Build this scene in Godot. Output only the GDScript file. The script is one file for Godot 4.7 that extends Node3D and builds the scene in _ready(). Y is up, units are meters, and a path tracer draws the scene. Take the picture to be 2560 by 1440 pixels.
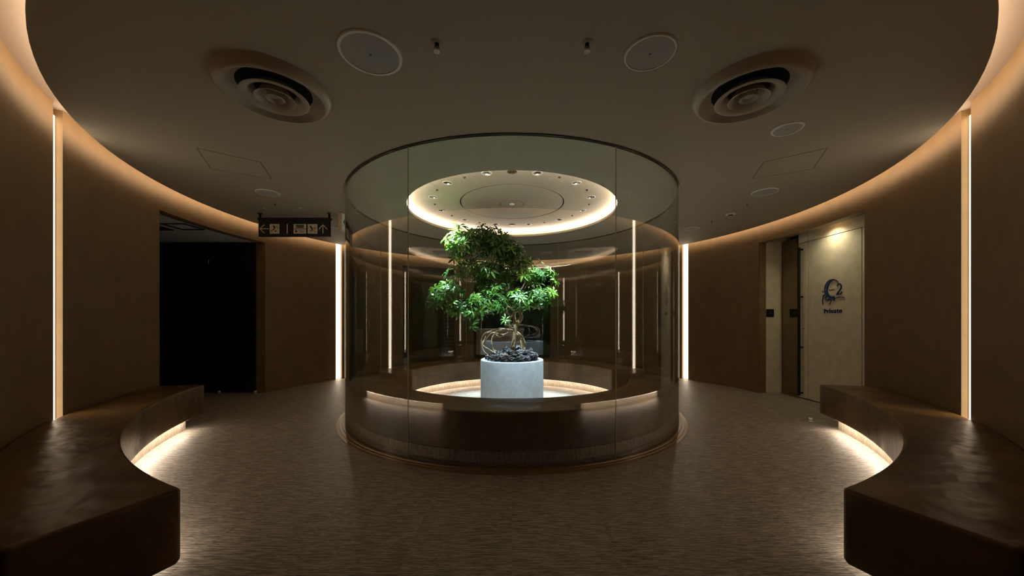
extends Node3D

# World: origin on the floor at the centre of the glass cylinder, y up, metres. Camera on +z looking to -z.
# Angles round the centre are in degrees from +z (the camera side) towards +x (right).
const EYE := Vector3(0, 1.117, 4.58)
const FOCAL := 883.0            # pixels, for the 2560 x 1440 frame
const CEIL := 2.5
const WALL_R := 3.85
const WALL_T := 0.12
const TOP := 2.65
const DOOR_TOP := 2.29

var rng := RandomNumberGenerator.new()
var M := {}

# ------------------------------------------------------------------ mesh building
class MB:
	var v := PackedVector3Array()
	var n := PackedVector3Array()
	var uv := PackedVector2Array()
	var idx := PackedInt32Array()
	func vert(p: Vector3, nn: Vector3, u := Vector2.ZERO) -> int:
		v.append(p); n.append(nn); uv.append(u)
		return v.size() - 1
	func tri(a: int, b: int, c: int) -> void:
		var g := (v[b] - v[a]).cross(v[c] - v[a])
		if g.dot(n[a] + n[b] + n[c]) > 0.0:
			idx.append(a); idx.append(c); idx.append(b)
		else:
			idx.append(a); idx.append(b); idx.append(c)
	func quad(a: int, b: int, c: int, d: int) -> void:
		tri(a, b, c); tri(a, c, d)
	func face(p: Array, nn: Vector3) -> void:
		var t := nn.cross(Vector3.UP)
		if t.length() < 0.1:
			t = Vector3(1, 0, 0)
		t = t.normalized()
		var b := t.cross(nn)
		var k := []
		for q in p:
			k.append(vert(q, nn, Vector2(q.dot(t), -q.dot(b))))
		for i in range(1, k.size() - 1):
			tri(k[0], k[i], k[i + 1])
	func box(c: Vector3, s: Vector3, basis := Basis()) -> void:
		var h := s / 2.0
		for ax in 3:
			for sg in [-1.0, 1.0]:
				var nn := Vector3.ZERO
				nn[ax] = sg
				var a := Vector3.ZERO
				var b := Vector3.ZERO
				a[(ax + 1) % 3] = h[(ax + 1) % 3]
				b[(ax + 2) % 3] = h[(ax + 2) % 3]
				var o := nn * h[ax]
				var q := []
				for e in [a + b, a - b, -a - b, b - a]:
					q.append(c + basis * (o + e))
				face(q, basis * nn)
	func bevel_box(c: Vector3, s: Vector3, e: float, basis := Basis()) -> void:
		var h := s / 2.0
		for ax in 3:
			for sg in [-1.0, 1.0]:
				var nn := Vector3.ZERO
				nn[ax] = sg
				var i := (ax + 1) % 3
				var j := (ax + 2) % 3
				var q := []
				for w in [[1, 1], [1, -1], [-1, -1], [-1, 1]]:
					var p := nn * h[ax]
					p[i] = w[0] * (h[i] - e)
					p[j] = w[1] * (h[j] - e)
					q.append(c + basis * p)
				face(q, basis * nn)
		for ax in 3:
			var i := (ax + 1) % 3
			var j := (ax + 2) % 3
			for si in [-1.0, 1.0]:
				for sj in [-1.0, 1.0]:
					var nn := Vector3.ZERO
					nn[i] = si; nn[j] = sj
					var q := []
					for w in [[-1.0, 0], [1.0, 0], [1.0, 1], [-1.0, 1]]:
						var p := Vector3.ZERO
						p[ax] = w[0] * (h[ax] - e)
						p[i] = si * (h[i] - (e if w[1] == 0 else 0.0))
						p[j] = sj * (h[j] - (0.0 if w[1] == 0 else e))
						q.append(c + basis * p)
					face(q, basis * nn.normalized())
		for sx in [-1.0, 1.0]:
			for sy in [-1.0, 1.0]:
				for sz in [-1.0, 1.0]:
					var sgn := Vector3(sx, sy, sz)
					var q := []
					for ax in 3:
						var p := sgn * (h - Vector3(e, e, e))
						p[ax] = sgn[ax] * h[ax]
						q.append(c + basis * p)
					face(q, basis * sgn.normalized())
	# a block that follows a circle: r0..r1, angles a0..a1 in degrees, y0..y1
	func arc(r0: float, r1: float, a0: float, a1: float, y0: float, y1: float, seg: int, turned := false) -> void:
		var k := []
		for i in seg + 1:
			var a := deg_to_rad(lerpf(a0, a1, float(i) / seg))
			var d := Vector3(sin(a), 0, cos(a))
			var u := a * r0
			var row := []
			for f in [[r0, y0, -d], [r0, y1, -d], [r1, y0, d], [r1, y1, d]]:
				var w := Vector2(u, f[1])
				row.append(vert(d * f[0] + Vector3(0, f[1], 0), f[2], Vector2(w.y, w.x) if turned else w))
			for f in [[r0, y0, Vector3.DOWN], [r1, y0, Vector3.DOWN], [r0, y1, Vector3.UP], [r1, y1, Vector3.UP]]:
				row.append(vert(d * f[0] + Vector3(0, f[1], 0), f[2], Vector2(u, f[0])))
			k.append(row)
		for i in seg:
			for s in [0, 2, 4, 6]:
				quad(k[i][s], k[i][s + 1], k[i + 1][s + 1], k[i + 1][s])
		if absf(a1 - a0) < 359.9:
			for e in [[a0, -1.0], [a1, 1.0]]:
				var a := deg_to_rad(e[0])
				var d := Vector3(sin(a), 0, cos(a))
				var t: Vector3 = Vector3(cos(a), 0, -sin(a)) * e[1] * signf(a1 - a0)
				face([d * r0 + Vector3(0, y0, 0), d * r1 + Vector3(0, y0, 0), d * r1 + Vector3(0, y1, 0), d * r0 + Vector3(0, y1, 0)], t)
	# profile of (r, y) turned round the y axis through at; travel counterclockwise in the r-y plane for outward faces
	func lathe(p: Array, seg: int, at := Vector3.ZERO, sharp := 40.0) -> void:
		var cnt := p.size() - 1
		var sn := []
		for i in cnt:
			var t: Vector2 = p[i + 1] - p[i]
			sn.append(Vector2(t.y, -t.x).normalized())
		for i in cnt:
			var na: Vector2 = sn[i]
			var nb: Vector2 = sn[i]
			if i > 0 and rad_to_deg(absf(sn[i].angle_to(sn[i - 1]))) < sharp:
				na = (sn[i] + sn[i - 1]).normalized()
			if i < cnt - 1 and rad_to_deg(absf(sn[i].angle_to(sn[i + 1]))) < sharp:
				nb = (sn[i] + sn[i + 1]).normalized()
			var prev := []
			for j in seg + 1:
				var a := TAU * j / seg
				var d := Vector3(sin(a), 0, cos(a))
				var row := []
				for e in [[p[i], na], [p[i + 1], nb]]:
					var q: Vector2 = e[0]
					var m: Vector2 = e[1]
					row.append(vert(at + d * q.x + Vector3(0, q.y, 0), d * m.x + Vector3(0, m.y, 0), Vector2(a * q.x, q.y) if absf(m.y) < 0.7 else Vector2(sin(a), cos(a)) * q.x))
				if j:
					quad(prev[0], prev[1], row[1], row[0])
				prev = row
	func tube(pts: Array, rad: Array, sides: int, wob := 0.0, noise: FastNoiseLite = null) -> void:
		var cnt := pts.size()
		var nrm := Vector3.ZERO
		var rows := []
		var run := 0.0
		for i in cnt:
			var t: Vector3 = (pts[mini(i + 1, cnt - 1)] - pts[maxi(i - 1, 0)]).normalized()
			if i == 0:
				nrm = t.cross(Vector3(0.31, 0.2, 0.93)).normalized()
			else:
				nrm = (nrm - t * nrm.dot(t)).normalized()
				run += (pts[i] - pts[i - 1]).length()
			var b := t.cross(nrm)
			var row := []
			for s in sides + 1:
				var a := TAU * s / sides
				var d := nrm * cos(a) + b * sin(a)
				var r: float = rad[i]
				if noise:
					r *= 1.0 + wob * noise.get_noise_3dv((pts[i] + d * r) * 100.0)
				row.append(vert(pts[i] + d * r, d, Vector2(a * rad[i], run)))
			rows.append(row)
		for i in cnt - 1:
			for s in sides:
				quad(rows[i][s], rows[i][s + 1], rows[i + 1][s + 1], rows[i + 1][s])
		for e in [[0, 1], [cnt - 1, cnt - 2]]:
			var t: Vector3 = (pts[e[0]] - pts[e[1]]).normalized()
			var c := vert(pts[e[0]] + t * rad[e[0]] * 0.3, t)
			for s in sides:
				var p := vert(v[rows[e[0]][s]], t)
				var q := vert(v[rows[e[0]][s + 1]], t)
				tri(c, p, q)
	# upright block on a plan outline (x, z), with rounded top and bottom edges
	func slab(o: PackedVector2Array, y0: float, y1: float, bev: float, seams := [], mid := 0.0) -> void:
		var c := o.size()
		if Geometry2D.is_polygon_clockwise(o):
			o.reverse()
		var out := []
		var run := [0.0]
		for i in c:
			var t := (o[(i + 1) % c] - o[(i + c - 1) % c]).normalized()
			var w := Vector2(t.y, -t.x)
			out.append(w)
			run.append(run[i] + (o[(i + 1) % c] - o[i]).length())
		if Geometry2D.is_point_in_polygon(o[0] + out[0] * 0.002, o):
			for i in c:
				out[i] = -out[i]
		for i in c:   # at a joint the edges run on without a corner
			for a in seams:
				var w := Vector2(sin(deg_to_rad(a)), cos(deg_to_rad(a)))
				if absf(o[i].cross(w)) < 0.0004 and o[i].dot(w) > 0.0:
					out[i] = w if o[i].length() > mid else -w
		var levels := []
		for k in 5:
			var a := k / 4.0 * PI / 2
			levels.append([bev * (1 - sin(a)), y0 + bev * (1 - cos(a)), sin(a), -cos(a)])
		for k in 5:
			var a := (4 - k) / 4.0 * PI / 2
			levels.append([bev * (1 - sin(a)), y1 - bev * (1 - cos(a)), sin(a), cos(a)])
		var rows := []
		for l in levels:
			var row := []
			for i in c + 1:
				var j := i % c
				var q: Vector2 = o[j] - out[j] * l[0]
				row.append(vert(Vector3(q.x, l[1], q.y), Vector3(out[j].x * l[2], l[3], out[j].y * l[2]), Vector2(run[i], l[1])))
			rows.append(row)
		for k in levels.size() - 1:
			for i in c:
				quad(rows[k][i], rows[k][i + 1], rows[k + 1][i + 1], rows[k + 1][i])
		var cap := PackedVector2Array()
		for i in c:
			cap.append(o[i] - out[i] * bev)
		var t := Geometry2D.triangulate_polygon(cap)
		for e in [[y0, Vector3.DOWN], [y1, Vector3.UP]]:
			var first := v.size()
			for q in cap:
				vert(Vector3(q.x, e[0], q.y), e[1], q)
			for i in range(0, t.size(), 3):
				tri(first + t[i], first + t[i + 1], first + t[i + 2])
	# flat shape in the x-y plane with a little thickness towards +z
	func plate(o: PackedVector2Array, z: float, th: float) -> void:
		var t := Geometry2D.triangulate_polygon(o)
		var first := v.size()
		for q in o:
			vert(Vector3(q.x, q.y, z + th), Vector3(0, 0, 1), q)
		for i in range(0, t.size(), 3):
			tri(first + t[i], first + t[i + 1], first + t[i + 2])
		var cw := Geometry2D.is_polygon_clockwise(o)
		for i in o.size():
			var a := o[i]
			var b := o[(i + 1) % o.size()]
			var d := (b - a).normalized()
			var w := Vector2(-d.y, d.x) if cw else Vector2(d.y, -d.x)
			face([Vector3(a.x, a.y, z), Vector3(b.x, b.y, z), Vector3(b.x, b.y, z + th), Vector3(a.x, a.y, z + th)], Vector3(w.x, w.y, 0))
	func stroke(p: Array, w0: float, w1: float, z: float, th: float) -> void:
		var l := PackedVector2Array()
		var r := PackedVector2Array()
		for i in p.size():
			var d: Vector2 = (p[mini(i + 1, p.size() - 1)] - p[maxi(i - 1, 0)]).normalized()
			var w := lerpf(w0, w1, float(i) / maxi(1, p.size() - 1)) / 2
			l.append(p[i] + Vector2(-d.y, d.x) * w)
			r.append(p[i] - Vector2(-d.y, d.x) * w)
		for i in p.size() - 1:
			plate(PackedVector2Array([l[i], l[i + 1], r[i + 1], r[i]]), z, th)
	func mesh() -> ArrayMesh:
		var a := []
		a.resize(Mesh.ARRAY_MAX)
		a[Mesh.ARRAY_VERTEX] = v
		a[Mesh.ARRAY_NORMAL] = n
		a[Mesh.ARRAY_TEX_UV] = uv
		a[Mesh.ARRAY_INDEX] = idx
		var m := ArrayMesh.new()
		m.add_surface_from_arrays(Mesh.PRIMITIVE_TRIANGLES, a)
		return m

# ------------------------------------------------------------------ nodes and labels
func tag(o: Node3D, label: String, category: String, group := "", kind := "") -> Node3D:
	o.set_meta("label", label)
	o.set_meta("category", category)
	if group: o.set_meta("group", group)
	if kind: o.set_meta("kind", kind)
	return o

func obj(called: String, m, mat: Material, parent: Node = self) -> MeshInstance3D:
	var o := MeshInstance3D.new()
	o.name = numbered(called, parent)
	o.mesh = m.mesh() if m is MB else m
	o.material_override = mat
	parent.add_child(o, true)
	return o

func numbered(called: String, parent: Node) -> String:
	if not parent.has_node(NodePath(called)):
		return called
	var i := 1
	while parent.has_node(NodePath("%s_%03d" % [called, i])):
		i += 1
	return "%s_%03d" % [called, i]

func thing(called: String, label: String, category: String, at := Vector3.ZERO, group := "") -> Node3D:
	var o := Node3D.new()
	o.name = numbered(called, self)
	add_child(o, true)
	o.position = at
	tag(o, label, category, group)
	return o

func struct(called: String, m, mat: Material, label: String, category := "wall") -> MeshInstance3D:
	var o := obj(called, m, mat)
	tag(o, label, category, "", "structure")
	return o

func polar(r: float, deg: float, y: float) -> Vector3:
	var a := deg_to_rad(deg)
	return Vector3(r * sin(a), y, r * cos(a))

func seen(px: float, py: float, depth: float) -> Vector3:   # the point at that depth that the lens shows there
	return EYE + Vector3((px - 1280.0) / FOCAL * depth, -(py - 799.0) / FOCAL * depth, -depth)

func area_light(called: String, at: Vector3, towards: Vector3, up: Vector3, size: Vector2, radiance: float, color: Color, parent: Node = self) -> void:
	var l := AreaLight3D.new()
	l.name = numbered(called, parent)
	l.area_size = size
	l.area_normalize_energy = true
	l.light_energy = radiance * size.x * size.y / PI
	l.light_color = color
	l.shadow_enabled = true
	l.area_range = 12.0
	l.transform = Transform3D(Basis.looking_at(towards, up), at)
	parent.add_child(l, true)

func mat(c: Color, rough := 0.6, metal := 0.0) -> StandardMaterial3D:
	var m := StandardMaterial3D.new()
	m.albedo_color = c
	m.roughness = rough
	m.metallic = metal
	return m

func rgb(r: int, g: int, b: int) -> Color:
	return Color(r / 255.0, g / 255.0, b / 255.0)

func glow(c: Color, e: float) -> StandardMaterial3D:
	var m := mat(c, 0.6)
	m.emission_enabled = true
	m.emission = c
	m.emission_energy_multiplier = e
	return m

func noise_map(freq: float, oct: int, lo: Color, hi: Color, size := 512, sd := 1, normal := false, kind := FastNoiseLite.TYPE_SIMPLEX_SMOOTH) -> NoiseTexture2D:
	var f := FastNoiseLite.new()
	f.noise_type = kind
	f.frequency = freq
	f.fractal_octaves = oct
	f.seed = sd
	var t := NoiseTexture2D.new()
	t.width = size
	t.height = size
	t.seamless = true
	t.noise = f
	if normal:
		t.as_normal_map = true
		t.bump_strength = 3.0
	else:
		var g := Gradient.new()
		g.set_color(0, lo)
		g.set_color(1, hi)
		t.color_ramp = g
	return t

func textured(m: StandardMaterial3D, tex: Texture2D, per_metre: float) -> StandardMaterial3D:
	m.albedo_texture = tex
	m.uv1_scale = Vector3.ONE * per_metre
	return m

# woven vinyl: threads that run along u, 1 m a side
func weave() -> ImageTexture:
	var s := 1024
	var f := FastNoiseLite.new()
	f.seed = 7
	f.frequency = 1.0
	f.fractal_type = FastNoiseLite.FRACTAL_NONE
	var g := FastNoiseLite.new()
	g.seed = 23
	g.frequency = 1.0
	g.fractal_type = FastNoiseLite.FRACTAL_NONE
	var data := PackedByteArray()
	data.resize(s * s * 3)
	var r := RandomNumberGenerator.new()
	r.seed = 4
	var rows := PackedFloat32Array()
	for y in s:
		rows.append(r.randf_range(-0.12, 0.12))
	var at := 0
	for y in s:
		var fy := float(y)
		for x in s:
			var fx := float(x)
			# both ends of the tile fade into each other
			var t := 0.5 + 0.42 * f.get_noise_2d(fx * 0.006, fy * 0.11) + 0.42 * g.get_noise_2d(fx * 0.022, fy * 0.42) + rows[y]
			if y % 4 == 3:
				t -= 0.10
			if x % 5 == 4:
				t -= 0.09
			t = clampf(t, 0.0, 1.0)
			data[at] = int(lerpf(106, 222, t))
			data[at + 1] = int(lerpf(96, 209, t))
			data[at + 2] = int(lerpf(84, 193, t))
			at += 3
	return ImageTexture.create_from_image(Image.create_from_data(s, s, false, Image.FORMAT_RGB8, data))

func materials() -> void:
	var w := weave()
	M.weave = mat(Color.WHITE, 0.48)
	M.weave.albedo_texture = w
	M.plinth = mat(rgb(255, 250, 240), 0.6)
	M.plinth.albedo_texture = w
	M.plinth.uv1_scale = Vector3(1.0, 2.2, 1.0)
	M.wall = textured(mat(rgb(138, 111, 75), 0.55), noise_map(0.012, 4, Color(0.90, 0.90, 0.90), Color.WHITE, 512, 3), 0.7)
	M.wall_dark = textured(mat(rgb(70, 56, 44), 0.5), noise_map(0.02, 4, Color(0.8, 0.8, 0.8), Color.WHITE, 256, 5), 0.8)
	M.ceiling = mat(rgb(172, 162, 144), 0.75)
	M.well = mat(rgb(206, 196, 178), 0.75)
	M.cove = mat(rgb(172, 160, 150), 0.8)
	M.bench = textured(mat(rgb(128, 98, 58), 0.36), noise_map(0.008, 5, Color(0.62, 0.60, 0.58), Color.WHITE, 512, 9), 0.55)
	M.bench.normal_enabled = true
	M.bench.normal_texture = noise_map(0.010, 4, Color.BLACK, Color.WHITE, 512, 31, true)
	M.bench.normal_scale = 0.85
	M.joint = mat(rgb(40, 32, 24), 0.8)
	M.concrete = textured(mat(rgb(158, 163, 167), 0.75), noise_map(0.01, 5, Color(0.88, 0.88, 0.885), Color.WHITE, 512, 12), 1.6)
	M.soil = textured(mat(rgb(44, 38, 34), 0.95), noise_map(0.08, 3, Color(0.4, 0.4, 0.4), Color.WHITE, 256, 14), 3.0)
	M.rock_brown = mat(rgb(74, 64, 58), 0.5)
	M.rock = textured(mat(rgb(66, 66, 69), 0.55), noise_map(0.05, 4, Color(0.35, 0.35, 0.36), Color.WHITE, 256, 15), 6.0)
	M.bark = textured(mat(rgb(176, 156, 120), 0.7), noise_map(0.03, 4, Color(0.55, 0.5, 0.42), Color.WHITE, 256, 16), 7.0)
	M.root = textured(mat(rgb(196, 176, 140), 0.65), noise_map(0.03, 3, Color(0.7, 0.66, 0.6), Color.WHITE, 256, 17), 7.0)
	M.twig = mat(rgb(128, 124, 78), 0.6)
	M.leaf = []
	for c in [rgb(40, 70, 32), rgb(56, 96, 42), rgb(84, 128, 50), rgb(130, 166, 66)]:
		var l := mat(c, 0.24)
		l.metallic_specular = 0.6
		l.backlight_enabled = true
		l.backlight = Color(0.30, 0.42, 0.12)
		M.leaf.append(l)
	M.glass = mat(Color(0.22, 0.32, 0.22, 0.032), 0.0)
	M.glass.transparency = BaseMaterial3D.TRANSPARENCY_ALPHA
	M.glass_dark = mat(rgb(136, 124, 100), 0.07, 0.85)
	M.glass_joint = mat(rgb(186, 172, 132), 0.3)
	M.bronze = mat(rgb(150, 122, 90), 0.40, 0.35)
	M.dark_bronze = mat(rgb(84, 78, 66), 0.4, 0.5)
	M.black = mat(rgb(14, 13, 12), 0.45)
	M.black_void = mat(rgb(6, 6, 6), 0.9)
	M.white = mat(rgb(240, 238, 232), 0.5)
	M.grille = mat(rgb(176, 172, 168), 0.75)
	M.vent = mat(rgb(176, 164, 146), 0.45)
	M.chrome = mat(rgb(225, 228, 230), 0.12, 1.0)
	M.door = textured(mat(rgb(244, 232, 204), 0.5), noise_map(0.012, 5, Color(0.92, 0.915, 0.90), Color.WHITE, 512, 21), 1.0)
	M.sign_white = mat(rgb(238, 226, 205), 0.6)
	M.ink = mat(rgb(34, 28, 24), 0.7)
	M.blue = mat(rgb(24, 52, 116), 0.4)
	M.blue_light = mat(rgb(78, 112, 156), 0.4)
	M.red = mat(rgb(150, 40, 46), 0.5)
	M.green = mat(rgb(0, 110, 84), 0.5)
	M.olive = mat(rgb(112, 124, 62), 0.6)
	M.led = glow(rgb(255, 222, 184), 6.0)
	M.strip = glow(rgb(255, 236, 206), 1.6)
	M.lamp = glow(rgb(236, 244, 255), 4.0)
	M.lamp_off = mat(rgb(60, 60, 60), 0.3)

# ------------------------------------------------------------------ scene
func _ready() -> void:
	rng.seed = 11
	# camera, surroundings, exposure
	var cam := Camera3D.new()
	cam.name = "camera"
	cam.projection = Camera3D.PROJECTION_FRUSTUM
	cam.near = 0.05
	cam.far = 60.0
	cam.size = 2.0 * cam.near * 720.0 / FOCAL
	cam.frustum_offset = Vector2(0, cam.near * 79.0 / FOCAL)
	cam.position = EYE
	add_child(cam)
	cam.current = true
	var env := WorldEnvironment.new()
	env.name = "environment"
	env.environment = Environment.new()
	env.environment.background_mode = Environment.BG_COLOR
	env.environment.background_color = Color.BLACK
	env.environment.tonemap_mode = Environment.TONE_MAPPER_LINEAR
	env.environment.tonemap_exposure = 1.08
	env.environment.sdfgi_enabled = true
	env.environment.ssao_enabled = true
	env.environment.ssil_enabled = true
	add_child(env)
	cove_lights()
	materials()
	shell()
	ceiling_parts()
	side_rooms()
	wall_lights()
	benches()
	glass()
	planter()
	tree()
	well_lamps()
	ceiling_devices()
	signs()
	small_things()

const WARM := Color(1.0, 0.906, 0.766)
const WARM_WELL := Color(1.0, 0.94, 0.86)

func cove_lights() -> void:
	# the light line on the rim of the ceiling disc, shining up and out
	for i in 40:
		var a := 360.0 * (i + 0.5) / 40
		var d := polar(1, a, 0)
		area_light("cove_light", polar(3.662, a, 2.583), d, Vector3.UP, Vector2(0.57, 0.056), 3.1, WARM)
	# the light line on the lip of the ceiling well, shining up
	for i in 24:
		var a := 360.0 * (i + 0.5) / 24
		var d := polar(1, a, 0)
		area_light("well_light", polar(1.378, a, 2.541), (Vector3.UP - d * 0.62).normalized(), Vector3.UP.cross(d).cross(Vector3.UP - d * 0.62).normalized(), Vector2(0.35, 0.016), 84.0, WARM_WELL)

func shell() -> void:
	# floor: a base slab and the woven tiles on it
	var b := MB.new()
	b.box(Vector3(0, -0.062, 0.6), Vector3(15, 0.12, 14))
	var floor_base := struct("floor", b, M.weave, "brown woven vinyl tile floor of the round lounge", "floor")
	var variants := []
	for k in 8:
		var t := MB.new()
		var off := Vector2(rng.randf(), rng.randf())
		var e := 0.0003
		var h := 0.25 - 0.00015
		var top := []
		for q in [[-h + e, -h + e], [h - e, -h + e], [h - e, h - e], [-h + e, h - e]]:
			top.append(t.vert(Vector3(q[0], 0, q[1]), Vector3.UP, Vector2(q[0], q[1]) + off))
		t.quad(top[0], top[1], top[2], top[3])
		var ring := [Vector2(-h, -h), Vector2(h, -h), Vector2(h, h), Vector2(-h, h)]
		for i in 4:
			var a: Vector2 = ring[i]
			var c: Vector2 = ring[(i + 1) % 4]
			var nn := Vector3((a + c).x, 0.25, (a + c).y).normalized()
			var ka := t.vert(t.v[top[i]], nn, t.uv[top[i]])
			var kb := t.vert(t.v[top[(i + 1) % 4]], nn, t.uv[top[(i + 1) % 4]])
			var kc := t.vert(Vector3(c.x, -0.002, c.y), nn, c + off)
			var kd := t.vert(Vector3(a.x, -0.002, a.y), nn, a + off)
			t.quad(ka, kb, kc, kd)
		variants.append(t.mesh())
	for iz in range(-8, 9):
		for ix in range(-8, 8):
			var c := Vector3(ix * 0.5 + 0.25, 0, iz * 0.5 + 0.25 + (0.25 if ix % 2 else 0.0))
			if Vector2(c.x, c.z).length() > 4.2:
				continue
			var t := obj("floor_tile", variants[rng.randi() % 8], M.weave, floor_base)
			t.position = c
	# curved walls, with a slot for each light
	var names := [["wall_front_right", 23.0, 77.9, 58.0, "curved brown plaster wall on the right, nearest the camera"], ["wall_back_right", 102.1, 166.5, 122.3, "curved brown plaster wall at back right beyond the door alcove"], ["wall_back_left", 217.75, 257.9, 237.7, "curved brown plaster wall at back left beyond the hanging sign"], ["wall_front_left", 282.1, 337.0, 302.0, "curved brown plaster wall on the left, nearest the camera"]]
	for w in names:
		var m := MB.new()
		var s: float = w[3]
		m.arc(WALL_R, WALL_R + WALL_T, w[1], s - 0.91, 0, TOP, 40)
		m.arc(WALL_R, WALL_R + WALL_T, s + 0.91, w[2], 0, TOP, 40)
		m.arc(WALL_R + 0.046, WALL_R + WALL_T, s - 0.91, s + 0.91, 0, TOP, 4)
		if w[0] == "wall_back_left":
			m.arc(WALL_R, WALL_R + WALL_T, 193.5, 199.8, 0, TOP, 8)
		struct(w[0], m, M.wall, w[4])
	var k := 1
	for w in [[77.9, 102.1, "right door alcove"], [166.5, 193.5, "back opening with the counter"], [199.8, 217.75, "narrow back doorway"], [257.9, 282.1, "dark left passage"], [337.0, 383.0, "entrance behind the camera"]]:
		var m := MB.new()
		m.arc(WALL_R, WALL_R + WALL_T, w[0], w[1], DOOR_TOP, TOP, 24)
		struct("trim_%d" % k, m, M.wall, "curved brown lintel over the " + w[2], "lintel")
		k += 1
	# cove ceiling above the disc
	var c := MB.new()
	c.lathe([Vector2(1.46, TOP), Vector2(4.2, TOP), Vector2(4.2, TOP + 0.12), Vector2(0.0, TOP + 0.12)], 96)
	c.lathe([Vector2(1.46, TOP), Vector2(1.46, TOP + 0.1), Vector2(0.0, TOP + 0.1)].duplicate(), 96)
	struct("ceiling_cove", c, M.cove, "pale plaster cove ceiling glowing above the rim of the disc", "ceiling")

func ceiling_parts() -> void:
	var c := MB.new()
	c.lathe([Vector2(1.31, CEIL), Vector2(3.707, CEIL), Vector2(3.707, CEIL + 0.03), Vector2(1.31, CEIL + 0.03), Vector2(1.31, CEIL)], 160)
	var disc := struct("ceiling", c, M.ceiling, "large round brown plaster ceiling disc with a lit edge", "ceiling")
	# light line on the disc
	var led := MB.new()
	led.arc(3.645, 3.658, 0, 360, CEIL + 0.03, CEIL + 0.11, 40)
	obj("light_strip", led, M.led, disc)
	# the well over the tree: side, sectors with a hole for each downlight, and the round hatch
	var well := MB.new()
	well.lathe([Vector2(1.46, TOP), Vector2(1.43, TOP), Vector2(1.43, CEIL + 0.03)].duplicate(), 128)
	well.lathe([Vector2(1.43, CEIL + 0.03), Vector2(1.46, CEIL + 0.03), Vector2(1.46, TOP)], 128)
	for i in 12:
		var mid := 15.0 + 30.0 * i
		var hc := polar(1.0, mid, 0)
		var rim := []
		for j in 17: rim.append(polar(1.43, mid - 15 + 30.0 * j / 16, 0))
		for j in 17: rim.append(polar(0.668, mid + 15 - 30.0 * j / 16, 0))
		var rows := []
		for p in rim:
			var d: Vector3 = (p - hc).normalized()
			var mm: Vector3 = hc + d * 0.049
			rows.append([well.vert(mm + Vector3(0, 2.615, 0), Vector3.DOWN, Vector2(mm.x, mm.z)), well.vert(p + Vector3(0, 2.615, 0), Vector3.DOWN, Vector2(p.x, p.z))])
		for j in rows.size():
			var q = rows[(j + 1) % rows.size()]
			well.quad(rows[j][0], rows[j][1], q[1], q[0])
	struct("ceiling_well", well, M.well, "round ceiling well above the tree with a glowing rim", "ceiling")
	var lip := MB.new()
	lip.arc(1.412, 1.424, 0, 360, CEIL + 0.03, CEIL + 0.047, 36)
	obj("light_strip", lip, M.led, disc)
	var hatch := thing("round_hatch", "large round flush hatch in the middle of the ceiling well", "hatch", Vector3(0, 2.615, 0))
	var p := MB.new()
	p.lathe([Vector2(0.158, 0), Vector2(0.654, 0), Vector2(0.654, 0.02), Vector2(0.158, 0.02), Vector2(0.158, 0)], 96)
	obj("panel", p, M.well, hatch)
	p = MB.new()
	p.lathe([Vector2(0.0, 0), Vector2(0.149, 0), Vector2(0.149, 0.02), Vector2(0, 0.02)], 48)
	obj("centre_cover", p, M.well, hatch)
	p = MB.new()
	p.lathe([Vector2(0.0, 0.045), Vector2(0.7, 0.045), Vector2(0.7, 0.06), Vector2(0.0, 0.06)], 64)
	obj("backing", p, M.black, hatch)
	p = MB.new()
	p.lathe([Vector2(0.0, -0.014), Vector2(0.02, -0.012), Vector2(0.03, -0.004), Vector2(0.032, 0.0)], 20)
	obj("knob", p, M.white, hatch)

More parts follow.
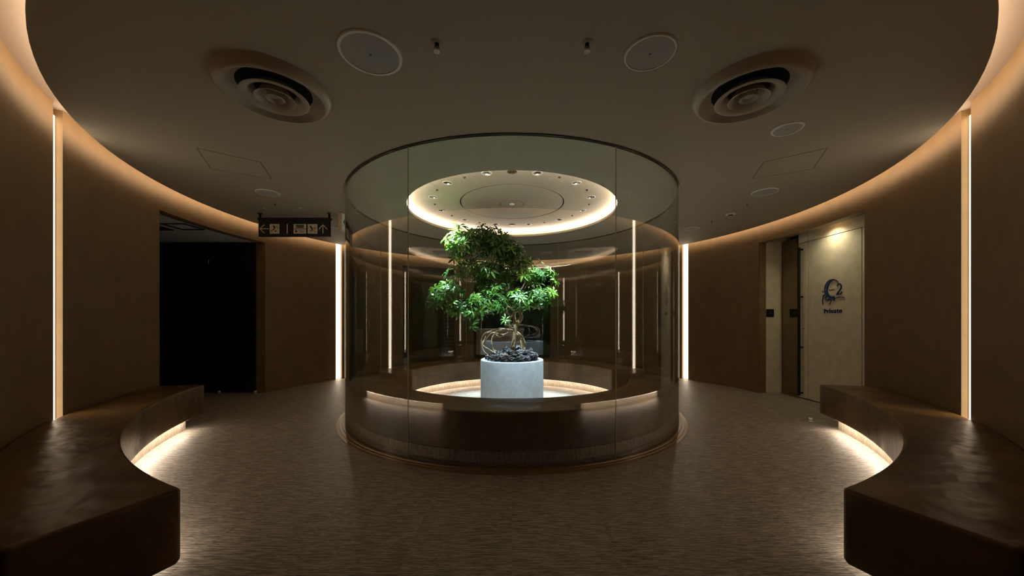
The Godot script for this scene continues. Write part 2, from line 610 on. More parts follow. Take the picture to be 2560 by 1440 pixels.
func side_rooms() -> void:
	# right alcove: end wall facing the camera, glass side panel and the door
	var m := MB.new()
	m.box(Vector3(4.04, 1.2, -0.86), Vector3(0.42, 2.4, 0.1))
	struct("wall_alcove_back", m, M.door, "beige end wall of the door alcove carrying a black reader")
	m = MB.new()
	m.box(Vector3(3.824, 1.2, -0.835), Vector3(0.096, 2.4, 0.06))
	struct("trim_6", m, M.wall, "narrow brown jamb at the left of the door alcove", "jamb")
	m = MB.new()
	m.box(Vector3(4.085, 2.41, 0), Vector3(0.43, 0.1, 1.8))
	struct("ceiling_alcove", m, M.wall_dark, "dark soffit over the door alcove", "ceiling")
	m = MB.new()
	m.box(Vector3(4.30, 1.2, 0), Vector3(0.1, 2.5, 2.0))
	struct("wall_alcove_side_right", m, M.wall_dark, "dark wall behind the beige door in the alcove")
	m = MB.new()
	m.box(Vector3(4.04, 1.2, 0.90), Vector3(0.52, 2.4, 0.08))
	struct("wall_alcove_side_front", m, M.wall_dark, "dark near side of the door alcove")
	var d := thing("door_1", "beige sliding door with a blue emblem and the word Private", "door", Vector3(4.12, 0, 0))
	d.rotation.y = -PI / 2
	d.set_meta("kind", "structure")
	# local x runs towards the camera, local z into the lounge
	m = MB.new()
	m.bevel_box(Vector3(0.04, 1.105, -0.02), Vector3(0.755, 2.19, 0.04), 0.003)
	obj("leaf", m, M.door, d)
	m = MB.new()
	m.bevel_box(Vector3(-0.4225, 1.105, -0.02), Vector3(0.157, 2.19, 0.04), 0.003)
	obj("stile", m, M.door, d)
	m = MB.new()
	m.bevel_box(Vector3(0.465, 1.105, -0.02), Vector3(0.082, 2.19, 0.04), 0.003)
	obj("stile", m, M.door, d)
	m = MB.new()
	m.bevel_box(Vector3(-0.4225, 2.283, -0.02), Vector3(0.157, 0.154, 0.04), 0.003)
	obj("header_panel", m, M.door, d)
	m = MB.new()
	m.bevel_box(Vector3(0.085, 2.283, -0.02), Vector3(0.845, 0.154, 0.04), 0.003)
	obj("header_panel", m, M.door, d)
	var h := Node3D.new()
	h.name = "handle"
	d.add_child(h)
	h.set_meta("label", "full-height black bar handle on four stand-offs")
	m = MB.new()
	m.bevel_box(Vector3(-0.425, 1.09, 0.052), Vector3(0.03, 2.09, 0.024), 0.003)
	obj("bar", m, M.black, h)
	for y in [0.08, 0.725, 1.44, 2.11]:
		m = MB.new()
		m.lathe([Vector2(0, 0), Vector2(0.011, 0), Vector2(0.011, 0.044), Vector2(0, 0.044)], 12)
		var s := obj("stand_off", m, M.black, h)
		s.transform = Transform3D(Basis(Vector3.RIGHT, PI / 2), Vector3(-0.425, y, 0.0))
	m = MB.new()
	m.box(Vector3(-0.42, 0.985, 0.001), Vector3(0.05, 0.006, 0.002))
	obj("keyhole_plate", m, M.dark_bronze, d)
	emblem(d)
	var g := thing("door_side_glass", "tall tinted mirror-like glass panel between the reader wall and the door", "glass panel", Vector3(4.12, 0, -0.655))
	m = MB.new()
	m.bevel_box(Vector3(0, 1.15, 0), Vector3(0.012, 2.29, 0.306), 0.002)
	obj("pane", m, M.glass_dark, g)
	m = MB.new()
	m.bevel_box(Vector3(-0.004, 0.006, 0), Vector3(0.03, 0.012, 0.306), 0.002)
	obj("sill_rail", m, M.bronze, g)
	# left passage
	m = MB.new()
	m.box(Vector3(-4.965, 2.355, -0.0), Vector3(2.17, 0.1, 1.8))
	var pc := struct("ceiling_passage", m, M.white, "grey ceiling of the dark left passage", "ceiling")
	m = MB.new()
	for e in [[Vector3(0, 0, 0.14), Vector3(0.30, 0.012, 0.022)], [Vector3(0, 0, -0.14), Vector3(0.30, 0.012, 0.022)], [Vector3(0.14, 0, 0), Vector3(0.022, 0.012, 0.26)], [Vector3(-0.14, 0, 0), Vector3(0.022, 0.012, 0.26)]]:
		m.bevel_box(e[0], e[1], 0.002)
	var vf := obj("hatch_frame", m, M.black, pc)
	vf.position = Vector3(-4.19, 2.30, 0.08)
	m = MB.new()
	m.bevel_box(Vector3(-4.72, 2.30, 0.02), Vector3(0.5, 0.012, 0.22), 0.002)
	obj("air_slot", m, M.black_void, pc)
	m = MB.new()
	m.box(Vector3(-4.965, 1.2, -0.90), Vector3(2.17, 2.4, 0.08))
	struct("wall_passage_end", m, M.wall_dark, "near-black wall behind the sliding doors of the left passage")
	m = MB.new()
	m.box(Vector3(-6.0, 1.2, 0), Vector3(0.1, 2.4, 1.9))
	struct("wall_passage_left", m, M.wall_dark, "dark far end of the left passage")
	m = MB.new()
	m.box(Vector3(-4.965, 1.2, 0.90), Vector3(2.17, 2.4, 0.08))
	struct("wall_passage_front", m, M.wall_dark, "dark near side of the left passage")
	m = MB.new()
	m.box(Vector3(-3.838, 1.2, -0.835), Vector3(0.124, 2.4, 0.06))
	struct("trim_7", m, M.wall, "narrow brown jamb at the right of the dark left passage", "jamb")
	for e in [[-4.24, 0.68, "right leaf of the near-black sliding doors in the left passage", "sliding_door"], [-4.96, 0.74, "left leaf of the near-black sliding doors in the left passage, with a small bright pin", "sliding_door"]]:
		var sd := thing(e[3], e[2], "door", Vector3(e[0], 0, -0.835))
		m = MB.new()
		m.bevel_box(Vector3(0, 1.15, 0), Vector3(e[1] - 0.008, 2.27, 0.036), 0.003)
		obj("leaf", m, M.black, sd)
		if e[1] > 0.7:
			m = MB.new()
			m.lathe([Vector2(0, -0.03), Vector2(0.008, -0.028), Vector2(0.006, 0.0), Vector2(0.008, 0.028), Vector2(0, 0.03)], 10)
			obj("pin", m, M.chrome, sd).position = Vector3(0.335, 2.0, 0.03)
	# back opening with a counter
	m = MB.new()
	m.box(Vector3(0, 1.2, -6.6), Vector3(6.4, 2.4, 0.1))
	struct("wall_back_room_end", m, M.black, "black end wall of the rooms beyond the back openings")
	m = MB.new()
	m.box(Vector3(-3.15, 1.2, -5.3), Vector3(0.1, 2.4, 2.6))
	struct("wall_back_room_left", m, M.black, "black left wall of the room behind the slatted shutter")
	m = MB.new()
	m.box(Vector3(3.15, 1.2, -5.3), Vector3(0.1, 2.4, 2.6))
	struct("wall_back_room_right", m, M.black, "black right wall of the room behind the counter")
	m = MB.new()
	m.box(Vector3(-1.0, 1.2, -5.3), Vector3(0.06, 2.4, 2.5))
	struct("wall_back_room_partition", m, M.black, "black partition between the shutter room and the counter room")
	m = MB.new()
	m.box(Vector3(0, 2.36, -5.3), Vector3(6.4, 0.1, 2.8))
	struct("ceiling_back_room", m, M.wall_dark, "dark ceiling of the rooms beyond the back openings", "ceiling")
	var ct := thing("reception_counter", "pale counter standing in the dark back opening behind the tree", "counter", Vector3(-0.32, 0, -4.9))
	m = MB.new()
	m.bevel_box(Vector3(0, 0.52, 0), Vector3(1.24, 0.62, 0.5), 0.006)
	obj("front_panel", m, M.door, ct)
	m = MB.new()
	m.bevel_box(Vector3(0, 0.85, 0.02), Vector3(1.28, 0.04, 0.56), 0.006)
	obj("top", m, M.white, ct)
	m = MB.new()
	m.bevel_box(Vector3(0, 0.105, -0.02), Vector3(1.18, 0.21, 0.44), 0.004)
	obj("kick_base", m, M.black, ct)
	var sc := thing("wall_screen", "dark blue-black screen in the back opening right of the trunk", "screen", Vector3(0.72, 1.16, -4.9))
	m = MB.new()
	m.bevel_box(Vector3.ZERO, Vector3(0.56, 0.34, 0.03), 0.005)
	obj("case", m, M.black, sc)
	m = MB.new()
	m.box(Vector3(0, 0, 0.0155), Vector3(0.53, 0.31, 0.001))
	obj("glass_face", m, mat(rgb(24, 28, 34), 0.15), sc)
	m = MB.new()
	m.bevel_box(Vector3(0, -0.665, -0.02), Vector3(0.05, 1.0, 0.03), 0.004)
	obj("post", m, M.black, sc)
	var cl := thing("counter_downlight", "small lamp in the dark ceiling over the pale counter", "downlight", Vector3(-0.3, 2.31, -4.5))
	m = MB.new()
	m.lathe([Vector2(0.0, -0.006), Vector2(0.03, -0.006), Vector2(0.04, 0.0)], 20)
	obj("lens", m, glow(rgb(255, 240, 215), 0.5), cl)
	var cs := SpotLight3D.new()
	cs.name = "counter_light"
	cs.light_energy = 0.26
	cs.light_color = Color(1.0, 0.95, 0.86)
	cs.light_size = 0.03
	cs.spot_angle = 50.0
	cs.spot_angle_attenuation = 0.8
	cs.spot_range = 6.0
	cs.spot_attenuation = 2.0
	cs.shadow_enabled = true
	cs.transform = Transform3D(Basis.looking_at(Vector3(0, -1, -0.05).normalized(), Vector3.RIGHT), Vector3(-0.3, 2.295, -4.5))
	add_child(cs, true)
	# slatted shutter in the narrow back doorway
	var sh := thing("slatted_shutter", "dark slatted shutter inside the narrow doorway at back left", "shutter", Vector3(-1.45, 0, -4.6))
	for i in 20:
		m = MB.new()
		m.bevel_box(Vector3.ZERO, Vector3(0.62, 0.068, 0.02), 0.003)
		obj("slat", m, M.dark_bronze, sh).position = Vector3(0, 0.10 + i * 0.092, 0)
	for s in [-1, 1]:
		m = MB.new()
		m.bevel_box(Vector3(s * 0.33, 0.98, 0), Vector3(0.04, 1.96, 0.05), 0.003)
		obj("frame_post", m, M.black, sh)
	# entrance corridor behind the camera
	m = MB.new()
	m.box(Vector3(-1.60, 1.3, 5.2), Vector3(0.1, 2.6, 3.2))
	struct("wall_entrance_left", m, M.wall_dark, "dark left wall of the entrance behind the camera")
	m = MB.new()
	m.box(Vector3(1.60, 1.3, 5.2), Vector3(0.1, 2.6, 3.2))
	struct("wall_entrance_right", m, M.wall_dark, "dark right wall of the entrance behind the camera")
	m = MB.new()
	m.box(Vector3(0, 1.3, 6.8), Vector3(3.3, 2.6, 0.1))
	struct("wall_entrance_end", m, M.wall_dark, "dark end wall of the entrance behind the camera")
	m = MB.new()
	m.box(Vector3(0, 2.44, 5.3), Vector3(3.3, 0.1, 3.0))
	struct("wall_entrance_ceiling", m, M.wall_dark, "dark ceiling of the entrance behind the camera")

func emblem(d: Node3D) -> void:
	# on the door face: local z = 0 is the surface; u, v centre the emblem
	var c := Vector2(0.045, 1.47)
	var o := MB.new()
	var turn := deg_to_rad(-14)
	var edge := []
	for i in 41:
		var t := i / 40.0
		var a := lerpf(deg_to_rad(40), deg_to_rad(298), t)
		edge.append([c + Vector2(-0.012, 0.045) + Vector2(cos(a) * 0.104, sin(a) * 0.122).rotated(turn), c + Vector2(0.012, 0.048) + Vector2(cos(a) * 0.078, sin(a) * 0.106).rotated(turn)])
	for i in 40:
		o.plate(PackedVector2Array([edge[i][0], edge[i + 1][0], edge[i + 1][1], edge[i][1]]), 0.0, 0.006)
	var e := Node3D.new()
	e.name = "emblem"
	d.add_child(e)
	e.set_meta("label", "blue O2 emblem with a script word below it")
	obj("letter_o", o, M.blue_light, e)
	o = MB.new()
	var rim := []
	for i in 41:
		var a := lerpf(deg_to_rad(36), deg_to_rad(304), i / 40.0)
		rim.append(c + Vector2(0.008, 0.046) + Vector2(cos(a) * 0.084, sin(a) * 0.112).rotated(turn))
	o.stroke(rim, 0.007, 0.012, 0.006, 0.003)
	rim = []
	for i in 31:
		var a := lerpf(deg_to_rad(60), deg_to_rad(270), i / 30.0)
		rim.append(c + Vector2(-0.012, 0.045) + Vector2(cos(a) * 0.104, sin(a) * 0.122).rotated(turn))
	o.stroke(rim, 0.004, 0.005, 0.006, 0.003)
	obj("letter_outline", o, M.blue, e)
	o = MB.new()
	var two := []
	for i in 15:
		var a := lerpf(deg_to_rad(165), deg_to_rad(-40), i / 14.0)
		two.append(c + Vector2(0.090, 0.062) + Vector2(cos(a) * 0.030, sin(a) * 0.034))
	for q in [Vector2(0.100, 0.018), Vector2(0.076, -0.008), Vector2(0.060, -0.032)]:
		two.append(c + q)
	o.stroke(two, 0.010, 0.016, 0.0, 0.006)
	o.stroke([c + Vector2(0.052, -0.034), c + Vector2(0.085, -0.032), c + Vector2(0.112, -0.030), c + Vector2(0.128, -0.006)], 0.016, 0.010, 0.0, 0.006)
	obj("figure_two", o, M.blue, e)
	o = MB.new()
	for s in [[Vector2(-0.138, -0.155), Vector2(-0.150, -0.10), Vector2(-0.140, -0.06), Vector2(-0.118, -0.030)], [Vector2(-0.145, -0.042), Vector2(-0.12, -0.026), Vector2(-0.098, -0.034), Vector2(-0.108, -0.062), Vector2(-0.138, -0.080)], [Vector2(-0.085, -0.040), Vector2(-0.098, -0.080), Vector2(-0.094, -0.112)], [Vector2(-0.052, -0.082), Vector2(-0.072, -0.084), Vector2(-0.076, -0.108), Vector2(-0.056, -0.102), Vector2(-0.052, -0.082), Vector2(-0.046, -0.108)], [Vector2(-0.010, -0.076), Vector2(-0.034, -0.080), Vector2(-0.034, -0.102), Vector2(-0.014, -0.096), Vector2(-0.006, -0.076), Vector2(-0.026, -0.120), Vector2(-0.048, -0.164)], [Vector2(0.008, -0.096), Vector2(0.030, -0.084), Vector2(0.022, -0.070), Vector2(0.006, -0.090), Vector2(0.018, -0.108), Vector2(0.036, -0.104)], [Vector2(0.040, -0.078), Vector2(0.095, -0.070), Vector2(0.165, -0.078)]]:
		var pts := []
		for q in s: pts.append(c + q)
		o.stroke(smooth2(pts), 0.010, 0.005, 0.0, 0.005)
	o.stroke([c + Vector2(-0.066, -0.062), c + Vector2(-0.054, -0.052)], 0.006, 0.004, 0.0, 0.005)
	obj("script_word", o, M.blue, e)
	var f := SystemFont.new()
	f.font_names = PackedStringArray(["Droid Sans"])
	f.font_weight = 700
	var t := TextMesh.new()
	t.text = "Private"
	t.font = f
	t.font_size = 64
	t.pixel_size = 0.0012
	t.depth = 0.006
	var w := obj("lettering", t, M.blue, e)
	w.position = Vector3(c.x, 1.226, 0.003)
	var s := SystemFont.new()
	s.font_names = PackedStringArray(["Droid Serif"])
	for q in [["Seren", -0.112, 0.018], ["Baden", -0.004, 0.028]]:
		t = TextMesh.new()
		t.text = q[0]
		t.font = s
		t.font_size = 32
		t.pixel_size = 0.0009
		t.depth = 0.004
		w = obj("red_lettering", t, M.red, e)
		w.position = Vector3(c.x + q[1], c.y + q[2], 0.010)
		w.rotation.z = 0.09

func smooth2(p: Array) -> Array:
	var out := []
	for i in p.size() - 1:
		for k in 4:
			var t := k / 4.0
			out.append(p[i].cubic_interpolate(p[i + 1], p[maxi(i - 1, 0)], p[mini(i + 2, p.size() - 1)], t))
	out.append(p[-1])
	return out

func smooth3(p: Array, k := 5) -> Array:
	var out := []
	for i in p.size() - 1:
		for j in k:
			out.append(p[i].cubic_interpolate(p[i + 1], p[maxi(i - 1, 0)], p[mini(i + 2, p.size() - 1)], float(j) / k))
	out.append(p[-1])
	return out

func wall_lights() -> void:
	for w in [[58.0, "tall vertical strip light in the right wall, rising from the near bench"], [122.3, "tall vertical strip light right of the glass cylinder, down to the floor"], [237.7, "tall vertical strip light left of the glass cylinder, below the hanging sign"], [302.0, "tall vertical strip light in the left wall, rising from the near bench"]]:
		var a: float = w[0]
		var d := polar(1, a, 0)
		var t := thing("wall_strip_light", w[1], "wall light", Vector3.ZERO, "vertical strip lights in the curved wall")
		var m := MB.new()
		m.arc(WALL_R + 0.037, WALL_R + 0.045, a - 0.89, a + 0.89, 0.004, 2.60, 4)
		obj("diffuser", m, M.strip, t)
		area_light("strip_light", polar(WALL_R + 0.034, a, 1.30), -d, Vector3.UP.cross(d), Vector2(2.58, 0.112), 3.0, Color(1.0, 0.92, 0.80))

func outline(ri: float, ro: float, i0: float, i1: float, o0: float, o1: float) -> PackedVector2Array:
	var p := PackedVector2Array()
	var k := maxi(6, int((i1 - i0) / 1.5))
	for i in k + 1:
		var q := polar(ri, lerpf(i0, i1, float(i) / k), 0)
		p.append(Vector2(q.x, q.z))
	for i in k + 1:
		var q := polar(ro, lerpf(o1, o0, float(i) / k), 0)
		p.append(Vector2(q.x, q.z))
	return p

func rounded(p: PackedVector2Array, r: float) -> PackedVector2Array:
	var a := Geometry2D.offset_polygon(p, -r, Geometry2D.JOIN_MITER)
	var b := Geometry2D.offset_polygon(a[0], r, Geometry2D.JOIN_ROUND)
	var out := PackedVector2Array()
	for q in b[0]:
		if out.is_empty() or q.distance_to(out[-1]) > 0.002:
			out.append(q)
	if out[0].distance_to(out[-1]) < 0.002:
		out.remove_at(out.size() - 1)
	return out

func bench(label: String, ri: float, ro: float, i0: float, i1: float, o0: float, o1: float, seams: Array, plinth_in: float, plinth_out: float, cut: float, radiance: float, group: String) -> void:
	var t := thing("curved_bench", label, "bench", Vector3.ZERO, group)
	var im := (i0 + i1) / 2
	var whole := rounded(outline(ri, ro, i0, i1, o0, o1), 0.022)
	var ends := [im - 100.0] + seams + [im + 100.0]
	for k in ends.size() - 1:
		var a0: float = ends[k] + 0.010
		var a1: float = ends[k + 1] - 0.010
		var wedge := PackedVector2Array([Vector2.ZERO])
		for q in 13:
			var w := polar(8.0, lerpf(a0, a1, q / 12.0), 0)
			wedge.append(Vector2(w.x, w.z))
		var m := MB.new()
		m.slab(thinned(Geometry2D.intersect_polygons(whole, wedge)[0], 0.0006), 0.11, 0.42, 0.016, [a0, a1], (ri + ro) / 2)
		obj("seat_block", m, M.bench, t)
	var p := MB.new()
	p.arc(plinth_in, plinth_out, im - cut, im + cut, 0, 0.112, 60, true)
	obj("plinth", p, M.plinth, t)
	var led := MB.new()
	led.arc(plinth_in - 0.040, plinth_in - 0.028, im - cut + 0.5, im + cut - 0.5, 0.1086, 0.1105, 20)
	obj("light_strip", led, M.led, t)
	var len_arc := deg_to_rad(cut * 2 - 1.0) * plinth_in
	var k := int(round(len_arc / 0.3))
	for i in k:
		var a := im - cut + 0.5 + (cut * 2 - 1.0) * (i + 0.5) / k
		var d := polar(1, a, 0)
		area_light("bench_light", polar(plinth_in - 0.046, a, 0.1075), (Vector3.DOWN - d * 0.25).normalized(), d, Vector2(len_arc / k, 0.012), radiance, Color(1.0, 0.945, 0.87))
		area_light("bench_light", polar(plinth_in - 0.034, a, 0.105), (Vector3.DOWN * 0.7 + d).normalized(), d, Vector2(len_arc / k, 0.010), radiance * 0.34, Color(1.0, 0.945, 0.87))

func thinned(p: PackedVector2Array, gap: float) -> PackedVector2Array:
	var out := PackedVector2Array()
	for q in p:
		if out.is_empty() or q.distance_to(out[-1]) > gap:
			out.append(q)
	if out[0].distance_to(out[-1]) < gap:
		out.remove_at(out.size() - 1)
	return out

func benches() -> void:
	var g := "curved benches of the lounge"
	bench("long curved brown bench along the right wall, lit from below", 3.40, 3.842, 23.7, 77.0, 23.7, 77.0, [50.35], 3.455, 3.80, 22.8, 50.0, g)
	bench("long curved brown bench along the left wall, lit from below", 3.40, 3.842, 283.0, 336.3, 283.0, 336.3, [309.65], 3.455, 3.80, 22.8, 50.0, g)
	bench("front half-ring bench inside the glass cylinder, before the planter", 1.44, 1.905, -75.1, 75.1, -78.8, 78.8, [-25.0, 25.0], 1.495, 1.86, 70.5, 44.0, g)
	bench("back half-ring bench inside the glass cylinder, behind the planter", 1.44, 1.905, 104.9, 255.1, 101.2, 258.8, [155.0, 205.0], 1.495, 1.86, 70.5, 44.0, g)

func glass() -> void:
	var t := thing("glass_cylinder", "tall round glass enclosure of curved clear panes around the tree", "glass enclosure")
	var cuts := [-25.0, 25.0, 75.0, 105.0, 155.0, 205.0, 255.0, 285.0, 335.0]
	for i in 8:
		var m := MB.new()
		# two plies of safety glass with a hairline between them
		m.arc(1.9545, 1.960, cuts[i] + 0.06, cuts[i + 1] - 0.06, 0.006, 2.494, int((cuts[i + 1] - cuts[i]) * 2.0))
		m.arc(1.948, 1.9535, cuts[i] + 0.06, cuts[i + 1] - 0.06, 0.006, 2.494, int((cuts[i + 1] - cuts[i]) * 2.0))
		obj("pane", m, M.glass, t)
	for i in 8:
		var m := MB.new()
		m.arc(1.949, 1.959, cuts[i] - 0.045, cuts[i] + 0.045, 0.006, 2.492, 1)
		obj("glass_joint", m, M.glass_joint, t)
	var b := MB.new()
	b.lathe([Vector2(1.935, 0.0), Vector2(2.045, 0.0), Vector2(2.045, 0.004), Vector2(2.015, 0.006), Vector2(2.013, 0.010), Vector2(1.985, 0.010), Vector2(1.983, 0.016), Vector2(1.962, 0.016), Vector2(1.962, 0.005), Vector2(1.946, 0.005), Vector2(1.946, 0.012), Vector2(1.935, 0.012), Vector2(1.935, 0.0)], 128)
	obj("base_channel", b, M.bronze, t)
	b = MB.new()
	b.lathe([Vector2(1.940, 2.4995), Vector2(1.940, 2.491), Vector2(1.946, 2.491), Vector2(1.946, 2.496), Vector2(1.962, 2.496), Vector2(1.962, 2.491), Vector2(1.968, 2.491), Vector2(1.968, 2.4995)], 160)
	obj("top_channel", b, M.dark_bronze, t)
	for s in [78.0, 282.0, 102.0, 258.0]:
		var m := MB.new()
		m.lathe([Vector2(0, -0.03), Vector2(0.02, -0.03), Vector2(0.02, 0.03), Vector2(0, 0.03)], 12)
		obj("door_fitting", m, M.chrome, t).position = polar(1.954, s, 0.05)

func planter() -> void:
	var t := thing("planter", "round grey concrete planter pot holding the tree", "planter", Vector3.ZERO)
	var m := MB.new()
	m.lathe([Vector2(0.0, 0.0), Vector2(0.396, 0.0), Vector2(0.403, 0.006), Vector2(0.406, 0.02), Vector2(0.406, 0.594), Vector2(0.403, 0.603), Vector2(0.397, 0.607), Vector2(0.362, 0.607), Vector2(0.355, 0.603), Vector2(0.352, 0.595), Vector2(0.352, 0.54)], 96, Vector3.ZERO, 50.0)
	obj("pot", m, M.concrete, t)
	m = MB.new()
	m.lathe([Vector2(0.353, 0.568), Vector2(0.30, 0.585), Vector2(0.2, 0.622), Vector2(0.1, 0.648), Vector2(0.0, 0.655)], 40)
	obj("soil", m, M.soil, t)
	# lava rocks: [px, py, depth, radius, squash, label]
	var list := [
		[1218, 893, 4.50, 0.042, 0.8, "small black lava rock at the far left end of the pot rim"],
		[1231, 893, 4.36, 0.040, 1.0, "rounded dark lava rock second from left along the pot rim"],
		[1241, 893, 4.30, 0.050, 1.0, "dark tilted lava rock left of the big brownish front rock"],
		[1261, 894, 4.31, 0.072, 0.95, "largest brownish rounded lava rock at the front of the pot"],
		[1281, 898, 4.28, 0.048, 0.6, "flat pitted lava rock at front centre under the trunk"],
		[1302, 896, 4.30, 0.064, 0.8, "wide black lava rock at the front, right of the trunk"],
		[1318, 897, 4.32, 0.044, 0.9, "small black lava rock between the two front right rocks"],
		[1333, 890, 4.42, 0.066, 0.95, "angular craggy lava rock at the far right of the pot"],
		[1325, 878, 4.56, 0.040, 1.3, "upright pointed lava rock at back right of the pot"],
		[1316, 882, 4.50, 0.046, 0.9, "grey lava rock below the right hanging roots"],
		[1301, 882, 4.42, 0.070, 0.75, "broad rough lava rock just right of the trunk foot"],
		[1286, 889, 4.36, 0.036, 0.9, "little black lava rock wedged at the trunk foot"],
		[1275, 881, 4.46, 0.044, 0.9, "lava rock leaning on the left of the trunk foot"],
		[1265, 876, 4.46, 0.058, 1.05, "glossy black lava rock topmost on the left of the heap"],
		[1248, 886, 4.42, 0.056, 0.9, "dark lava rock behind the big brownish front rock"],
		[1291, 871, 4.70, 0.056, 0.9, "pale-topped lava rock behind the trunk"],
		[1238, 882, 4.72, 0.055, 0.8, "shaded lava rock at the back of the pot behind the left root loops"],
		[1262, 880, 4.80, 0.055, 0.8, "shaded lava rock at the back of the pot left of the trunk"],
		[1310, 878, 4.78, 0.055, 0.8, "shaded lava rock at the back of the pot behind the right hanging roots"]]
	var f := FastNoiseLite.new()
	f.frequency = 1.0
	f.fractal_octaves = 3
	for i in list.size():
		var e = list[i]
		f.seed = 100 + i
		var b := MB.new()
		var rows := 13
		var cols := 20
		var k := []
		var pts := []
		for r in rows + 1:
			var th := PI * r / rows
			var row := []
			for c in cols:
				var ph := TAU * c / cols
				var d := Vector3(sin(th) * cos(ph), cos(th), sin(th) * sin(ph))
				var h := 1.0 + 0.42 * f.get_noise_3dv(d * 0.9) + 0.18 * f.get_noise_3dv(d * 2.6 + Vector3(9, 0, 0)) + 0.10 * f.get_noise_3dv(d * 7.0 + Vector3(0, 5, 0))
				row.append(Vector3(d.x * 1.12, d.y * e[4], d.z) * h * e[3] * 0.84)
			pts.append(row)
		for r in rows:
			for c in cols:
				var q := [pts[r][c], pts[r][(c + 1) % cols], pts[r + 1][(c + 1) % cols], pts[r + 1][c]]
				for tr in [[q[0], q[1], q[2]], [q[0], q[2], q[3]]]:
					var nn: Vector3 = (tr[1] - tr[0]).cross(tr[2] - tr[0])
					if nn.length() < 1e-9:
						continue
					nn = nn.normalized()
					if nn.dot(tr[0] + tr[1] + tr[2]) < 0:
						nn = -nn
					b.face(tr, nn)
		var o := obj("lava_rock", b, M.rock_brown if i == 3 else M.rock)
		o.position = seen(e[0], e[1], e[2])
		o.rotation = Vector3(0, rng.randf() * TAU, rng.randf_range(-0.3, 0.3))
		tag(o, e[5], "rock", "lava rocks in the planter")

# ------------------------------------------------------------------ tree
func leaf_mesh(leaflets: int, length: float, droop: float, sd: int) -> ArrayMesh:
	var r := RandomNumberGenerator.new()
	r.seed = sd
	var b := MB.new()
	var seg := 6
	for k in leaflets:
		var az := TAU * k / leaflets + r.randf_range(-0.18, 0.18)
		var l := length * r.randf_range(0.78, 1.1)
		var w := l * r.randf_range(0.105, 0.135)
		var d := Vector3(cos(az), 0, sin(az))
		var side := Vector3(-sin(az), 0, cos(az))
		var p := Vector3.ZERO
		var el := deg_to_rad(r.randf_range(12, 42))
		var bend := deg_to_rad(r.randf_range(50, 85)) * droop
		var twist := r.randf_range(-0.3, 0.3)
		var rows := []
		for s in seg + 1:
			var t := float(s) / seg
			var e := el - bend * t
			var dir := d * cos(e) + Vector3.UP * sin(e)
			var up := (Vector3.UP * cos(e) - d * sin(e)).rotated(dir, twist * t)
			var sd2 := side.rotated(dir, twist * t)
			var ww := 0.0016 if t < 0.14 else w * sin(PI * clampf((t - 0.10) / 0.93, 0.02, 1.0) ** 0.85)
			if s == seg: ww = 0.0006
			var nn := up
			rows.append([b.vert(p - sd2 * ww + up * ww * 0.28, (nn + sd2 * 0.30).normalized()), b.vert(p, nn), b.vert(p + sd2 * ww + up * ww * 0.28, (nn - sd2 * 0.30).normalized())])
			p += dir * l / seg
		for s in seg:
			b.quad(rows[s][0], rows[s][1], rows[s + 1][1], rows[s + 1][0])
			b.quad(rows[s][1], rows[s][2], rows[s + 1][2], rows[s + 1][1])
	b.tube([Vector3(0, 0.004, 0), Vector3(0.004, -0.05, 0), Vector3(0.012, -0.12, 0.004)], [0.0026, 0.0024, 0.003], 5)
	return b.mesh()

func tp(px: float, py: float, dz: float) -> Vector3:
	return seen(px, py, 4.58 - dz)

func limb(tr: Node3D, called: String, p: Array, r0: float, r1: float, m: Material, sides := 8, wob := 0.35, k := 5) -> Array:
	var f := FastNoiseLite.new()
	f.frequency = 0.35
	f.seed = 5
	var q := smooth3(p, k)
	var rad := []
	for i in q.size():
		rad.append(lerpf(r0, r1, float(i) / (q.size() - 1)))
	var b := MB.new()
	b.tube(q, rad, sides, wob, f)
	obj(called, b, m, tr)
	return q

